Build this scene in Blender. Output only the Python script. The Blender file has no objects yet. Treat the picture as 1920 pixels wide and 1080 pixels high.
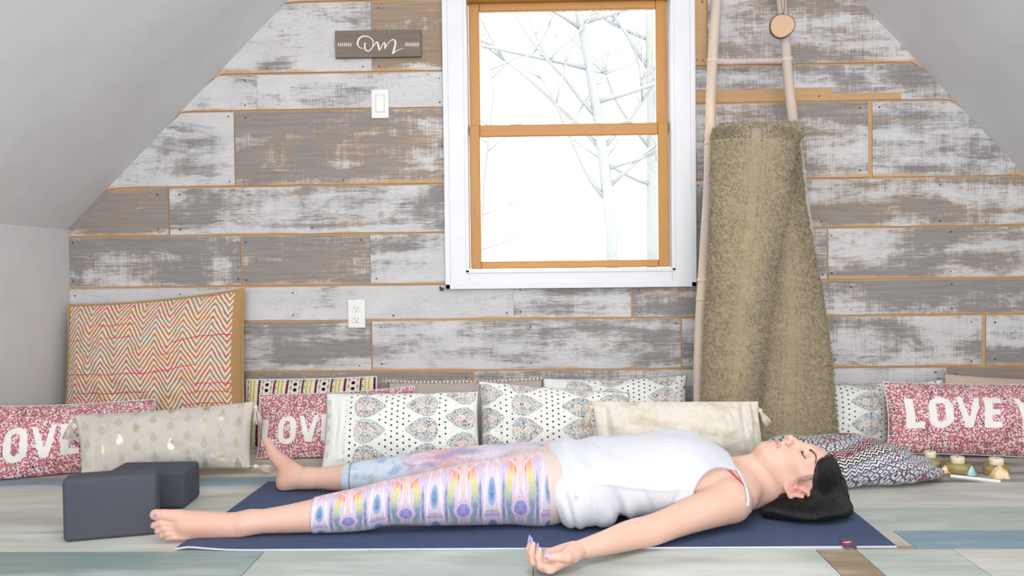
import bpy, bmesh, math, random
import numpy as np
from mathutils import Vector, Matrix, noise
from mathutils.bvhtree import BVHTree
rnd = random.Random(7)
SC = bpy.context.scene
COL = SC.collection
# ------------------------------------------------------------------ camera
FPX = 1660.0
CAM_H = 0.706
R3 = Matrix.Rotation(math.radians(1.5), 3, 'Z') @ Matrix.Rotation(math.radians(90 - 1.38), 3, 'X') @ Matrix.Rotation(math.radians(-0.66), 3, 'Z')
CAM = Vector((0, 0, CAM_H))
cd = bpy.data.cameras.new('camera'); cd.sensor_width = 36; cd.lens = FPX / 1920 * 36; cd.clip_start = .05; cd.clip_end = 200
camo = bpy.data.objects.new('camera', cd); COL.objects.link(camo)
camo.matrix_world = Matrix.Translation(CAM) @ R3.to_4x4()
SC.camera = camo
def ray(px, py):
    return (R3 @ Vector(((px - 960) / FPX, -(py - 540) / FPX, -1))).normalized()
def P(px, py, Y):                       # point seen at that place of the photo, at depth Y
    d = ray(px, py); return CAM + d * (Y / d.y)
def F(px, py, z=0.0):                   # point on the floor (height z)
    d = ray(px, py); return CAM + d * ((z - CAM_H) / d.z)
YW = 3.60
# ------------------------------------------------------------------ object helpers
def link(name, me, mat=None, parent=None):
    o = bpy.data.objects.new(name, me); COL.objects.link(o)
    if mat is not None:
        for m in (mat if isinstance(mat, (list, tuple)) else [mat]): me.materials.append(m)
    if parent is not None: o.parent = parent
    return o
def tag(o, label=None, cat=None, group=None, kind=None):
    if label: o['label'] = label
    if cat: o['category'] = cat
    if group: o['group'] = group
    if kind: o['kind'] = kind
    return o
def smooth(me):
    me.polygons.foreach_set('use_smooth', [True] * len(me.polygons)); return me
def mesh(name, V, Fc, sm=True):
    me = bpy.data.meshes.new(name); me.from_pydata([tuple(v) for v in V], [], [tuple(f) for f in Fc]); me.update()
    if sm: smooth(me)
    return me
def from_bm(name, bm, sm=False):
    me = bpy.data.meshes.new(name); bm.normal_update(); bm.to_mesh(me); bm.free()
    if sm: smooth(me)
    return me
def bm_box(bm, lo, hi, bev=0, seg=2, mi=0):
    r = bmesh.ops.create_cube(bm, size=1)
    vs = r['verts']
    for v in vs:
        v.co = Vector([(lo[i] + hi[i]) / 2 + v.co[i] * (hi[i] - lo[i]) for i in range(3)])
    fs = {f for v in vs for f in v.link_faces}
    for f in fs: f.material_index = mi
    if bev:
        es = list({e for v in vs for e in v.link_edges})
        bmesh.ops.bevel(bm, geom=es, offset=bev, segments=seg, profile=.5, affect='EDGES', material=mi)
def box(name, lo, hi, mat, parent=None, bev=0, seg=2):
    bm = bmesh.new(); bm_box(bm, lo, hi, bev, seg)
    me = from_bm(name, bm, False)
    return link(name, me, mat, parent)
def tube_data(pts, rad, n=10, cap=True, flat=None):
    """rings along a polyline; rad scalar or list; flat=(scale, axis) squashes the section"""
    pts = [Vector(p) for p in pts]; V = []; Fc = []
    m = len(pts)
    if not isinstance(rad, (list, tuple)): rad = [rad] * m
    t0 = (pts[1] - pts[0]).normalized()
    up = Vector((0, 0, 1)) if abs(t0.z) < .9 else Vector((0, 1, 0))
    if flat: up = Vector(flat[1])
    x = t0.cross(up).normalized()
    for i in range(m):
        t = (pts[min(i + 1, m - 1)] - pts[max(i - 1, 0)]).normalized()
        if flat:
            u_ = Vector(flat[1]); x = t.cross(u_).normalized()
        else: x = (x - t * x.dot(t)).normalized()
        y = t.cross(x)
        for k in range(n):
            a = 2 * math.pi * k / n
            s = flat[0] if flat else 1
            V.append(pts[i] + x * (math.cos(a) * rad[i]) + y * (math.sin(a) * rad[i] * s))
    for i in range(m - 1):
        for k in range(n):
            Fc.append((i * n + k, i * n + (k + 1) % n, (i + 1) * n + (k + 1) % n, (i + 1) * n + k))
    if cap:
        Fc.append(tuple(range(n))[::-1]); Fc.append(tuple((m - 1) * n + k for k in range(n)))
    return V, Fc
def join_data(parts):
    V = []; Fc = []
    for v, f in parts:
        o = len(V); V += list(v); Fc += [tuple(i + o for i in q) for q in f]
    return V, Fc
def tube(name, pts, rad, mat, parent=None, n=10, flat=None):
    return link(name, mesh(name, *tube_data(pts, rad, n, True, flat)), mat, parent)
def lathe_data(prof, c, n=32, axis='Z'):
    V = []; Fc = []
    for r, z in prof:
        for k in range(n):
            a = 2 * math.pi * k / n
            V.append(Vector((c[0] + r * math.cos(a), c[1] + r * math.sin(a), c[2] + z)))
    m = len(prof)
    for i in range(m - 1):
        for k in range(n):
            Fc.append((i * n + k, i * n + (k + 1) % n, (i + 1) * n + (k + 1) % n, (i + 1) * n + k))
    Fc.append(tuple(range(n))[::-1]); Fc.append(tuple((m - 1) * n + k for k in range(n)))
    return V, Fc
def ell_data(c, rx, ry, rz, nu=16, nv=10, M=None):
    V = []; Fc = []
    for j in range(nv + 1):
        th = math.pi * j / nv
        for i in range(nu):
            a = 2 * math.pi * i / nu
            p = Vector((rx * math.sin(th) * math.cos(a), ry * math.sin(th) * math.sin(a), rz * math.cos(th)))
            if M: p = M @ p
            V.append(Vector(c) + p)
    for j in range(nv):
        for i in range(nu):
            Fc.append((j * nu + i, (j + 1) * nu + i, (j + 1) * nu + (i + 1) % nu, j * nu + (i + 1) % nu))
    return V, Fc
def empty(name, loc, **kw):
    o = bpy.data.objects.new(name, None); COL.objects.link(o); o.location = loc
    o.empty_display_size = .05
    bpy.context.view_layer.update()
    return tag(o, **kw)
def adopt(root, o):                     # keep world place when parenting
    o.parent = root; o.matrix_parent_inverse = Matrix.Translation(root.location).inverted(); return o
# ------------------------------------------------------------------ node material helper
def lin(c):
    return tuple(((x / 255) / 12.92 if x / 255 <= .04045 else ((x / 255 + .055) / 1.055) ** 2.4) for x in c[:3]) + (1,)
class X:
    def __init__(s, g, sock): s.g = g; s.s = sock
    def __add__(s, o): return s.g.m('ADD', s, o)
    def __radd__(s, o): return s.g.m('ADD', o, s)
    def __sub__(s, o): return s.g.m('SUBTRACT', s, o)
    def __rsub__(s, o): return s.g.m('SUBTRACT', o, s)
    def __mul__(s, o): return s.g.m('MULTIPLY', s, o)
    def __rmul__(s, o): return s.g.m('MULTIPLY', o, s)
    def __truediv__(s, o): return s.g.m('DIVIDE', s, o)
    def __rtruediv__(s, o): return s.g.m('DIVIDE', o, s)
    def __pow__(s, o): return s.g.m('POWER', s, o)
    def __neg__(s): return s.g.m('MULTIPLY', s, -1.0)
class G:
    def __init__(s, name, rough=.6, spec=.5):
        s.mat = bpy.data.materials.new(name); s.mat.use_nodes = True; s.nt = s.mat.node_tree
        s.b = s.nt.nodes['Principled BSDF']; s.b.inputs['Roughness'].default_value = rough
        s.b.inputs['Specular IOR Level'].default_value = spec
    def put(s, sock, v):
        if isinstance(v, X): s.nt.links.new(v.s, sock)
        elif isinstance(v, (tuple, list)):
            sock.default_value = v if len(sock.default_value) == len(v) else tuple(v)[:len(sock.default_value)]
        else: sock.default_value = v
    def m(s, op, a, b=None, c=None):
        n = s.nt.nodes.new('ShaderNodeMath'); n.operation = op
        s.put(n.inputs[0], a)
        if b is not None: s.put(n.inputs[1], b)
        if c is not None: s.put(n.inputs[2], c)
        return X(s, n.outputs[0])
    def sin(s, a): return s.m('SINE', a)
    def cos(s, a): return s.m('COSINE', a)
    def abs(s, a): return s.m('ABSOLUTE', a)
    def fl(s, a): return s.m('FLOOR', a)
    def fr(s, a): return s.m('FRACT', a)
    def tri(s, a): return s.m('PINGPONG', a, 1.0)
    def min(s, *a):
        r = a[0]
        for q in a[1:]: r = s.m('MINIMUM', r, q)
        return r
    def max(s, *a):
        r = a[0]
        for q in a[1:]: r = s.m('MAXIMUM', r, q)
        return r
    def sqrt(s, a): return s.m('SQRT', a)
    def lt(s, a, b): return s.m('LESS_THAN', a, b)
    def gt(s, a, b): return s.m('GREATER_THAN', a, b)
    def hyp(s, a, b): return s.sqrt(a * a + b * b)
    def ss(s, a, lo, hi, o0=0.0, o1=1.0):          # smoothstep lo..hi
        n = s.nt.nodes.new('ShaderNodeMapRange'); n.interpolation_type = 'SMOOTHSTEP'
        s.put(n.inputs[0], a); s.put(n.inputs[1], lo); s.put(n.inputs[2], hi); s.put(n.inputs[3], o0); s.put(n.inputs[4], o1)
        return X(s, n.outputs[0])
    def mix(s, f, a, b):
        n = s.nt.nodes.new('ShaderNodeMix'); n.data_type = 'RGBA'; n.clamp_factor = True
        s.put(n.inputs[0], f); s.put(n.inputs[6], a); s.put(n.inputs[7], b)
        return X(s, n.outputs[2])
    def mul(s, a, b, f=1.0):
        n = s.nt.nodes.new('ShaderNodeMix'); n.data_type = 'RGBA'; n.blend_type = 'MULTIPLY'
        s.put(n.inputs[0], f); s.put(n.inputs[6], a); s.put(n.inputs[7], b)
        return X(s, n.outputs[2])
    def ramp(s, f, stops, interp='LINEAR'):
        n = s.nt.nodes.new('ShaderNodeValToRGB'); n.color_ramp.interpolation = interp
        e = n.color_ramp.elements
        while len(e) < len(stops): e.new(.5)
        for i, (p, c) in enumerate(stops): e[i].position = p; e[i].color = c
        s.put(n.inputs[0], f); return X(s, n.outputs[0])
    def obj(s):
        n = s.nt.nodes.new('ShaderNodeTexCoord'); return X(s, n.outputs['Object'])
    def uv(s):
        n = s.nt.nodes.new('ShaderNodeUVMap'); n.uv_map = 'UVMap'; return X(s, n.outputs[0])
    def att(s, name, fac=False):
        n = s.nt.nodes.new('ShaderNodeAttribute'); n.attribute_name = name
        return X(s, n.outputs['Fac' if fac else 'Vector'])
    def attc(s, name):
        n = s.nt.nodes.new('ShaderNodeAttribute'); n.attribute_name = name
        return X(s, n.outputs['Color'])
    def sep(s, v):
        n = s.nt.nodes.new('ShaderNodeSeparateXYZ'); s.put(n.inputs[0], v)
        return X(s, n.outputs[0]), X(s, n.outputs[1]), X(s, n.outputs[2])
    def com(s, x, y=0.0, z=0.0):
        n = s.nt.nodes.new('ShaderNodeCombineXYZ')
        for i, v in enumerate((x, y, z)): s.put(n.inputs[i], v)
        return X(s, n.outputs[0])
    def noise(s, vec, scale=5, det=3, rough=.5, dist=0):
        n = s.nt.nodes.new('ShaderNodeTexNoise'); s.put(n.inputs['Vector'], vec)
        n.inputs['Scale'].default_value = scale; n.inputs['Detail'].default_value = det
        n.inputs['Roughness'].default_value = rough; n.inputs['Distortion'].default_value = dist
        return X(s, n.outputs[0])
    def vor(s, vec, scale=5, feature='F1', out='Distance', rand=1.0):
        n = s.nt.nodes.new('ShaderNodeTexVoronoi'); n.feature = feature; s.put(n.inputs['Vector'], vec)
        n.inputs['Scale'].default_value = scale; n.inputs['Randomness'].default_value = rand
        return X(s, n.outputs[out])
    def white(s, v):
        n = s.nt.nodes.new('ShaderNodeTexWhiteNoise'); n.noise_dimensions = '3D'; s.put(n.inputs[0], v)
        return X(s, n.outputs[0])
    def bump(s, h, strength=.3, dist=.002):
        n = s.nt.nodes.new('ShaderNodeBump'); n.inputs['Strength'].default_value = strength; n.inputs['Distance'].default_value = dist
        s.put(n.inputs['Height'], h); s.nt.links.new(n.outputs[0], s.b.inputs['Normal'])
    def col(s, c): s.put(s.b.inputs['Base Color'], c); return s
    def done(s, c=None):
        if c is not None: s.col(c)
        return s.mat
def plain(name, rgb, rough=.6, spec=.5, bump=None, metal=0):
    g = G(name, rough, spec); c = lin(rgb)
    o = g.obj()
    n = g.noise(o, 6, 4)
    g.col(g.mul(c, g.mix(n, (.9, .9, .9, 1), (1.06, 1.06, 1.06, 1))))
    g.b.inputs['Metallic'].default_value = metal
    if bump: g.bump(g.noise(o, bump[0], 3), bump[1], bump[2])
    return g.mat
# ------------------------------------------------------------------ materials of the room
def wood_wall_mat():
    g = G('weathered_whitewashed_planks', .75, .25)
    x, y, z = g.sep(g.obj())
    at = g.attc('plank'); n = g.nt.nodes.new('ShaderNodeSeparateColor'); g.put(n.inputs[0], at)
    wh, warm, seed = X(g, n.outputs[0]), X(g, n.outputs[1]), X(g, n.outputs[2])
    zz = z + seed * 7.3; xx = x + seed * 13.7
    grain = g.noise(g.com(xx * 3.0, 0.0, zz * 70.0), 1.6, 6, .65, .6)
    broad = g.noise(g.com(xx * 1.2, 0.0, zz * 9.0), 1.5, 5, .62, .8)
    patch = g.noise(g.com(xx * 2.4, 1.0, zz * 4.2), 1.4, 4, .6, .4)
    fine = g.noise(g.com(xx * 26.0, 0.0, zz * 150.0), 1.0, 4, .7)
    saw = g.noise(g.com(xx * 190.0, 3.0, zz * 8.0), 1.0, 2, .5)
    cross = g.noise(g.com(xx * 34.0, 4.0, zz * 5.0), 1.0, 3, .6)
    ve = X(g, at.s.node.outputs['Alpha'])
    cool = g.mix(grain, lin((112, 109, 109)), lin((166, 161, 158)))
    brown = g.mix(grain, lin((124, 106, 92)), lin((180, 160, 140)))
    base = g.mix(g.ss(broad * .5 + warm * .9 + (patch - .5) * 1.9, .28, .9), cool, brown)
    base = g.mix(g.ss(g.noise(g.com(xx * 1.6, 9.0, zz * 14.0), 1.4, 4, .6), .60, .70, 0.0, .75), base, lin((188, 148, 108)))
    edge = g.ss(ve + (g.noise(g.com(xx * 3.5, 12.0, zz), 1.6, 4) - .5) * .22, .0, .05, 1.0, 0.0)
    m = wh * .88 + g.ss(ve, .0, .16, .22, 0.0) + (patch - .5) * 2.4 + (broad - .5) * 1.9 + (fine - .5) * 1.2 + (grain - .5) * .6 + (saw - .5) * (.2 + g.ss(seed, .55, .6) * .5) + (cross - .5) * .45
    mask = g.ss(m, .18, .82)
    whitec = g.mix(g.noise(g.com(xx * 3.0, 2.0, zz * 5.0), 2.0, 3), lin((192, 193, 199)), lin((228, 227, 227)))
    c = g.mix(mask * .88, base, whitec)
    dark = g.ss(g.noise(g.com(xx * 8.0, 5.0, zz * 120.0), 1.2, 5, .7), .62, .72)
    c = g.mix(dark * .45, c, lin((96, 88, 84)))
    crk = g.ss(g.abs(g.noise(g.com(xx * 9.0, 6.0, zz * 60.0), 1.3, 5, .7, 1.6) - .5), .0, .018, 1.0, 0.0) * g.ss(g.noise(g.com(xx * 2.0, 8.0, zz * 6.0), 1.3, 2), .40, .60)
    c = g.mix(crk * .55, c, lin((110, 100, 94)))
    c = g.mix(g.ss(warm, 1.1, 1.4), c, g.mix(grain, lin((176, 138, 98)), lin((208, 174, 134))))
    knot = g.vor(g.com(xx * 1.3, 0.0, zz * 3.2), 1.6)
    c = g.mix(g.ss(knot, .02, .075, .7, 0.0), c, lin((112, 92, 78)))
    c = g.mix(edge * .85, c, lin((196, 160, 120)))
    g.bump(mask * .6 + grain * .8 + fine * .4, .5, .003)
    return g.done(c)
def pine_mat(name, a, b, ax=(2.0, 2.0, 60.0), rough=.6):
    g = G(name, rough, .3)
    x, y, z = g.sep(g.obj())
    n = g.noise(g.com(x * ax[0], y * ax[1], z * ax[2]), 1.0, 5, .6, .5)
    return g.done(g.mix(n, lin(a), lin(b)))
def floor_mat():
    g = G('painted_floorboards', .55, .35)
    x, y, z = g.sep(g.obj())
    pc = g.attc('board'); seed = g.att('seed', True)
    xx = x + seed * 11.0; yy = y + seed * 5.0
    s1 = g.noise(g.com(xx * 1.3, yy * 9.0, 0.0), 1.4, 5, .6, .9)
    s2 = g.noise(g.com(xx * 5.0, yy * 55.0, 0.0), 1.2, 5, .65, .5)
    s3 = g.noise(g.com(xx * .8, yy * 3.0, 4.0), 1.8, 3, .5)
    c = g.mix(g.ss(s1, .35, .7), g.mul(pc, (.80, .80, .78, 1)), pc)
    c = g.mix(g.ss(s3, .50, .68, 0.0, .55), c, lin((222, 223, 218)))
    c = g.mul(c, g.mix(s2, (.86, .86, .86, 1), (1.08, 1.08, 1.08, 1)))
    dk = g.ss(g.noise(g.com(xx * 1.1, yy * 16.0, 8.0), 1.6, 4, .6, 1.2), .63, .73)
    c = g.mix(dk * .45, c, lin((122, 118, 110)))
    g.bump(s2 * .6 + s1 * .4, .25, .002)
    g.b.inputs['Coat Weight'].default_value = .12; g.b.inputs['Coat Roughness'].default_value = .25
    return g.done(c)
M_WALL = wood_wall_mat()
M_EDGE = pine_mat('raw_pine_edge', (180, 142, 100), (208, 174, 134))
M_NAIL = plain('nail_head', (62, 54, 50), .5)
M_PAINT = plain('grey_wall_paint', (212, 212, 213), .85, .2, (140, .12, .001))
M_CEIL = plain('ceiling_paint', (229, 229, 232), .85, .2, (140, .12, .001))
M_TRIMW = plain('white_trim_paint', (224, 225, 230), .4, .4)
M_SASH = pine_mat('honey_stained_pine', (172, 118, 56), (202, 150, 84), (14, 14, 2.2), .4)
M_SASHH = pine_mat('honey_stained_pine_rail', (172, 118, 58), (202, 150, 86), (2.2, 14, 14), .4)
M_FLOOR = floor_mat()
def wz(py, px=1064): return P(px, py, YW).z
def wx(px, py=400): return P(px, py, YW).x
# ------------------------------------------------------------------ back wall of planks
KL = P(128, 430, YW); SL = P(540, 0, YW)
sl = (SL.z - KL.z) / (SL.x - KL.x)
SRa = P(1610, 0, YW); SRb = P(1920, 325, YW)
sr = (SRa.z - SRb.z) / (SRb.x - SRa.x)
KRx = SRb.x + (SRb.z - KL.z) / sr
KRz = KL.z
RX = (SRa.x * sr + SRa.z - KL.z + KL.x * sl) / (sl + sr)      # ridge
RZ = KL.z + (RX - KL.x) * sl
WL, WR = wx(833, 300), wx(1303, 300)                           # outer casing edges
WB = wz(540, 1064)
WT = wz(-20, 1064) + .10
seams = [wz(v) for v in (-150, -5, 129.5, 199, 342, 434, 531, 598, 694)] + [.12, 0.0]
seams[0] = seams[1] + .22
while seams[0] < RZ: seams.insert(0, seams[0] + .21)
nrow0 = len(seams) - 10                                        # index of row A
def jx(px, row): return wx(px, 300)
# joints: (px, gap) ; planks: (white, warm)
rows = {
 'A': ([(700, 0), (1064, 0), (1327, 1)], [(.66, .22), (.02, 1.0), (.1, 1.5), (.46, .45)]),
 'B': ([(484, 0), (1064, 0)], [(.72, .10), (.84, .05), (.62, .15)]),
 'C': ([(441, 1), (1064, 0), (1632, 2)], [(.80, .15), (.20, .38), (.42, .35), (.70, .20)]),
 'D': ([(315, 1), (1064, 0)], [(.26, .45), (.52, .15), (.42, .48)]),
 'E': ([(449, 1), (692, 0), (1064, 0), (1551, 1)], [(.45, .30), (.22, .35), (.62, .10), (.30, .25), (.52, .38)]),
 'F': ([(960, 0), (1182, 1)], [(.90, .02), (.74, .08), (.34, .20)]),
 'G': ([(692, 1), (1275, 1), (1845, 2)], [(.34, .10), (.58, .10), (.44, .22), (.66, .08)]),
 'H': ([(882, 1), (1545, 0), (1775, 0)], [(.30, .35), (.60, .15), (.78, .12), (.25, .60)]),
 'I': ([(600, 1), (1300, 1)], [(.4, .3), (.5, .3), (.4, .3)])}
names = 'ABCDEFGHI'
bm = bmesh.new(); lay = bm.loops.layers.color.new('plank') if False else bm.loops.layers.float_color.new('plank')
XL0, XR0 = KL.x, KRx
def clip_x(z0, z1):
    zt = z1
    lo = XL0; hi = XR0
    return lo, hi
def plank(x0, x1, z0, z1, wh, warm, seed):
    """one board, split into a grid so its edges can wander, cut by the roof slope"""
    nx = max(2, int((x1 - x0) / .05)); top = []; bot = []
    for i in range(nx + 1):
        x = x0 + (x1 - x0) * i / nx
        lim = min(KL.z + (x - KL.x) * sl, KRz + (KRx - x) * sr)
        w = .0015 * noise.noise(Vector((x * 9, seed * 20, 0)))
        w2 = .0015 * noise.noise(Vector((x * 9, seed * 20, 5)))
        top.append((x, min(z1 + w, lim))); bot.append((x, min(z0 + w2, lim)))
    Y0 = YW + rnd.uniform(-.002, .002)
    a = [bm.verts.new((x, Y0, z)) for x, z in top]; b = [bm.verts.new((x, Y0, z)) for x, z in bot]
    a2 = [bm.verts.new((x, Y0 + .016, z)) for x, z in top]; b2 = [bm.verts.new((x, Y0 + .016, z)) for x, z in bot]
    def face(vs, mi):
        try: f = bm.faces.new(vs)
        except ValueError: return
        f.material_index = mi
        for l in f.loops: l[lay] = (wh, warm, seed, (l.vert.co.z - z0) / (z1 - z0))
    for i in range(nx):
        if top[i][1] - bot[i][1] < 1e-4 and top[i + 1][1] - bot[i + 1][1] < 1e-4: continue
        face((b[i], b[i + 1], a[i + 1], a[i]), 0)
        face((a[i], a[i + 1], a2[i + 1], a2[i]), 1); face((b2[i], b2[i + 1], b[i + 1], b[i]), 1)
    face((b[0], a[0], a2[0], b2[0]), 1); face((a[nx], b[nx], b2[nx], a2[nx]), 1)
nails = []
for r in range(len(seams) - 1):
    z1, z0 = seams[r], seams[r + 1]
    k = r - nrow0
    if 0 <= k < 9: js, ps = rows[names[k]]
    else: js, ps = [(1064, 1)], [(.5, .3), (.6, .2)]
    xs = [XL0] + [jx(p, r) for p, _ in js] + [XR0]; gaps = [0] + [g_ for _, g_ in js] + [0]
    for i in range(len(xs) - 1):
        g0 = (.0005, .003, .009)[gaps[i]]; g1 = (.0005, .003, .009)[gaps[i + 1]]
        sd = rnd.random()
        segs = [(xs[i] + g0, xs[i + 1] - g1)]
        hole = z0 < WT and z1 > WB + .06
        if hole:
            out = []
            for a_, b_ in segs:
                if b_ <= WL + .02 or a_ >= WR - .02: out.append((a_, b_))
                else:
                    if a_ < WL: out.append((a_, WL + .02))
                    if b_ > WR: out.append((WR - .02, b_))
            segs = out
        for a_, b_ in segs:
            zb = z0 + .0055; zt = z1 - .003
            if hole and z0 < WB: pass
            if k == 1 and i == 2:
                zs_ = zb + (zt - zb) * .36
                plank(a_, b_, zs_ + .0004, zt, ps[i][0], ps[i][1], sd); plank(a_, wx(1560), zb, zs_, .1, 1.5, sd + .1); zq = zb + (zt - zb) * .2
                plank(wx(1560), wx(1690), zb, zq, .1, 1.5, sd + .1); plank(wx(1560), wx(1690), zq, zs_, .7, .2, sd); plank(wx(1690), b_, zb, zs_, .8, .2, sd)
            else: plank(a_, b_, zb, zt, ps[i][0], ps[i][1], sd)
            for q in range(max(1, int((b_ - a_) / .42)) + 1):
                x = a_ + .03 + (b_ - a_ - .06) * q / max(1, int((b_ - a_) / .42)) + rnd.uniform(-.02, .02)
                for zz in (zb + .022, zt - .022):
                    lim = min(KL.z + (x - KL.x) * sl, KRz + (KRx - x) * sr)
                    if zz < lim - .02 and rnd.random() < .72: nails.append((x, zz + rnd.uniform(-.006, .006)))
for x, z in nails:
    r_ = rnd.uniform(.0025, .004)
    vs = [bm.verts.new((x + r_ * math.cos(t * math.pi / 4), YW - .0032, z + r_ * math.sin(t * math.pi / 4))) for t in range(8)]
    f = bm.faces.new(vs); f.material_index = 2
    vb = [bm.verts.new((v.co.x, YW + .002, v.co.z)) for v in vs]
    for t in range(8):
        ff = bm.faces.new((vs[t], vs[(t + 1) % 8], vb[(t + 1) % 8], vb[t])); ff.material_index = 2
# backing boards with the window hole
def backing(x0, x1, z0, z1):
    pts = [(x0, z0), (x1, z0)]
    n = 24
    for i in range(n + 1):
        x = x1 + (x0 - x1) * i / n
        pts.append((x, min(z1, KL.z + (x - KL.x) * sl + .02, KRz + (KRx - x) * sr + .02)))
    a = [bm.verts.new((x, YW + .008, z)) for x, z in pts]; f = bm.faces.new(a); f.material_index = 1
    b = [bm.verts.new((x, YW + .12, z)) for x, z in pts]; f = bm.faces.new(b[::-1]); f.material_index = 1
    for i in range(len(a)):
        f = bm.faces.new((a[i - 1], b[i - 1], b[i], a[i])); f.material_index = 1
hx0, hx1 = WL + .06, WR - .06; hz0, hz1 = WB + .06, WT - .06
backing(XL0 - .02, hx0, 0, 9); backing(hx1, XR0 + .02, 0, 9); backing(hx0, hx1, 0, hz0); backing(hx0, hx1, hz1, 9)
wall = link('wall_back', from_bm('wall_back', bm), [M_WALL, M_EDGE, M_NAIL]); tag(wall, 'gable wall of whitewashed reclaimed wood planks', kind='structure')
# ------------------------------------------------------------------ floor boards
YN = -2.6
fs = [3.62, 3.38, 3.17, 2.975, 2.85, 2.56, 2.34, 2.187, 1.99, 1.80, 1.60, 1.38, 1.18, .95, .7, .45, .2, -.1, -.4, -.8, -1.2, -1.6, -2.0, -2.4, YN]
GREY = (188, 188, 180); WHT = (206, 207, 200); MINT = (182, 191, 186); TEAL = (142, 162, 160); BLUE = (134, 158, 172); BRN = (150, 128, 104); DK = (128, 122, 116); BEI = (190, 184, 168)
def fx(px, y): return F(px, y).x
frow = {0: [(None, GREY)], 1: [(700, BEI), (None, GREY)], 2: [(640, BEI), (None, DK)],
        3: [(640, BLUE), (1500, GREY), (None, DK)], 4: [(250, WHT), (1250, GREY), (None, WHT)], 5: [(900, GREY), (None, MINT)],
        6: [(700, WHT), (1590, GREY), (1705, BRN), (None, BLUE)], 7: [(470, TEAL), (1000, MINT), (1560, MINT), (1640, BRN), (1832, MINT), (None, WHT)],
        8: [(300, TEAL), (900, GREY), (1500, MINT), (None, WHT)]}
bm = bmesh.new(); cl = bm.loops.layers.float_color.new('board'); sdl = bm.faces.layers.float.new('seed')
slant = .0
for r in range(len(fs) - 1):
    y1, y0 = fs[r], fs[r + 1]
    ymid = 500 + 1172 / max((y0 + y1) / 2, 1.9)
    if r in frow: segs = frow[r]
    else: segs = [(rnd.randint(200, 1700), rnd.choice([GREY, WHT, MINT, TEAL, BLUE])), (None, rnd.choice([GREY, WHT, MINT]))]
    xa = XL0 - .02
    for i, (px, c) in enumerate(segs):
        xb = XR0 + .02 if px is None else fx(px, ymid)
        dx = 0 if px is None else .03
        g_ = .0012
        sd = rnd.random()
        pts = [(xa + g_, y0 + g_), (xb - g_, y0 + g_), (xb - g_, y1 - g_), (xa + g_, y1 - g_)]
        top = [bm.verts.new((x, y, 0)) for x, y in pts]; bot = [bm.verts.new((x, y, -.02)) for x, y in pts]
        fl = [bm.faces.new(top)] + [bm.faces.new((top[j - 1], bot[j - 1], bot[j], top[j])) for j in range(4)]
        for f in fl:
            f[sdl] = sd
            for l in f.loops: l[cl] = lin(c)
        xa = xb
vs = [bm.verts.new(p) for p in ((XL0 - .1, YN, -.006), (XR0 + .1, YN, -.006), (XR0 + .1, 3.7, -.006), (XL0 - .1, 3.7, -.006))]
f = bm.faces.new(vs); f.material_index = 1
floor = link('floor', from_bm('floor', bm), [M_FLOOR, M_EDGE]); tag(floor, 'pale painted reclaimed wood floorboards', kind='structure')
# ------------------------------------------------------------------ knee walls, sloping ceiling, rear wall
o = box('wall_left', (KL.x - .1, YN, -.02), (KL.x, YW + .1, KL.z), M_PAINT); tag(o, 'short grey knee wall on the left', kind='structure')
o = box('wall_right', (KRx, YN, -.02), (KRx + .1, YW + .1, KRz), M_PAINT); tag(o, kind='structure')
prof = [(KL.x - .001, KL.z), (RX, RZ), (KRx + .001, KRz)]; th = .12
V = []; 
for y in (YN, YW + .1):
    V += [(x, y, z) for x, z in prof] + [(x, y, z + th) for x, z in prof]
Fc = [(0, 1, 7, 6), (1, 2, 8, 7), (3, 9, 10, 4), (4, 10, 11, 5), (0, 6, 9, 3), (2, 5, 11, 8), (0, 3, 4, 1), (1, 4, 5, 2), (6, 7, 10, 9), (7, 8, 11, 10)]
o = link('ceiling', mesh('ceiling', V, Fc, False), M_CEIL); tag(o, 'sloping grey attic ceiling', kind='structure')
# rear wall behind the camera with an unseen opening added to let fill light in
RWX0, RWX1, RWZ0, RWZ1 = -1.3, 1.5, .85, 2.15
bm = bmesh.new()
bm_box(bm, (KL.x - .1, YN - .1, -.02), (RWX0, YN, RZ)); bm_box(bm, (RWX1, YN - .1, -.02), (KRx + .1, YN, RZ))
bm_box(bm, (RWX0, YN - .1, -.02), (RWX1, YN, RWZ0)); bm_box(bm, (RWX0, YN - .1, RWZ1), (RWX1, YN, RZ))
o = link('wall_rear', from_bm('wall_rear', bm), M_PAINT); tag(o, kind='structure')
# ------------------------------------------------------------------ window
def wp(px, py): q = P(px, py, YW); return q.x, q.z
win = empty('window_1', (RX, YW, WB), label='double hung window with honey pine sashes and white casing', kind='structure')
def wbox(name, lo, hi, mat, bev=.003): return adopt(win, box(name, lo, hi, mat, None, bev))
ix0, ix1 = WL + .098, WR - .098; iz0 = WB + .078; iz1 = WT - .09
bm = bmesh.new()
bm_box(bm, (WL, YW - .020, WB), (ix0, YW + .003, WT), .003); bm_box(bm, (ix1, YW - .020, WB), (WR, YW + .003, WT), .003)
bm_box(bm, (ix0 - .001, YW - .020, WB), (ix1 + .001, YW + .003, iz0), .003); bm_box(bm, (ix0 - .001, YW - .020, iz1), (ix1 + .001, YW + .003, WT), .003)
# raised outer and inner mouldings
for a0, a1, b0, b1 in ((WL, WL + .022, WB, WT), (WR - .022, WR, WB, WT)): bm_box(bm, (a0, YW - .028, b0), (a1, YW - .019, b1), .003)
bm_box(bm, (WL, YW - .028, WB), (WR, YW - .019, WB + .022), .003)
for a0, a1 in ((ix0 - .014, ix0), (ix1, ix1 + .014)): bm_box(bm, (a0, YW - .025, iz0 - .012), (a1, YW - .019, iz1), .002)
bm_box(bm, (ix0 - .014, YW - .025, iz0 - .014), (ix1 + .014, YW - .019, iz0), .002)
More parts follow.
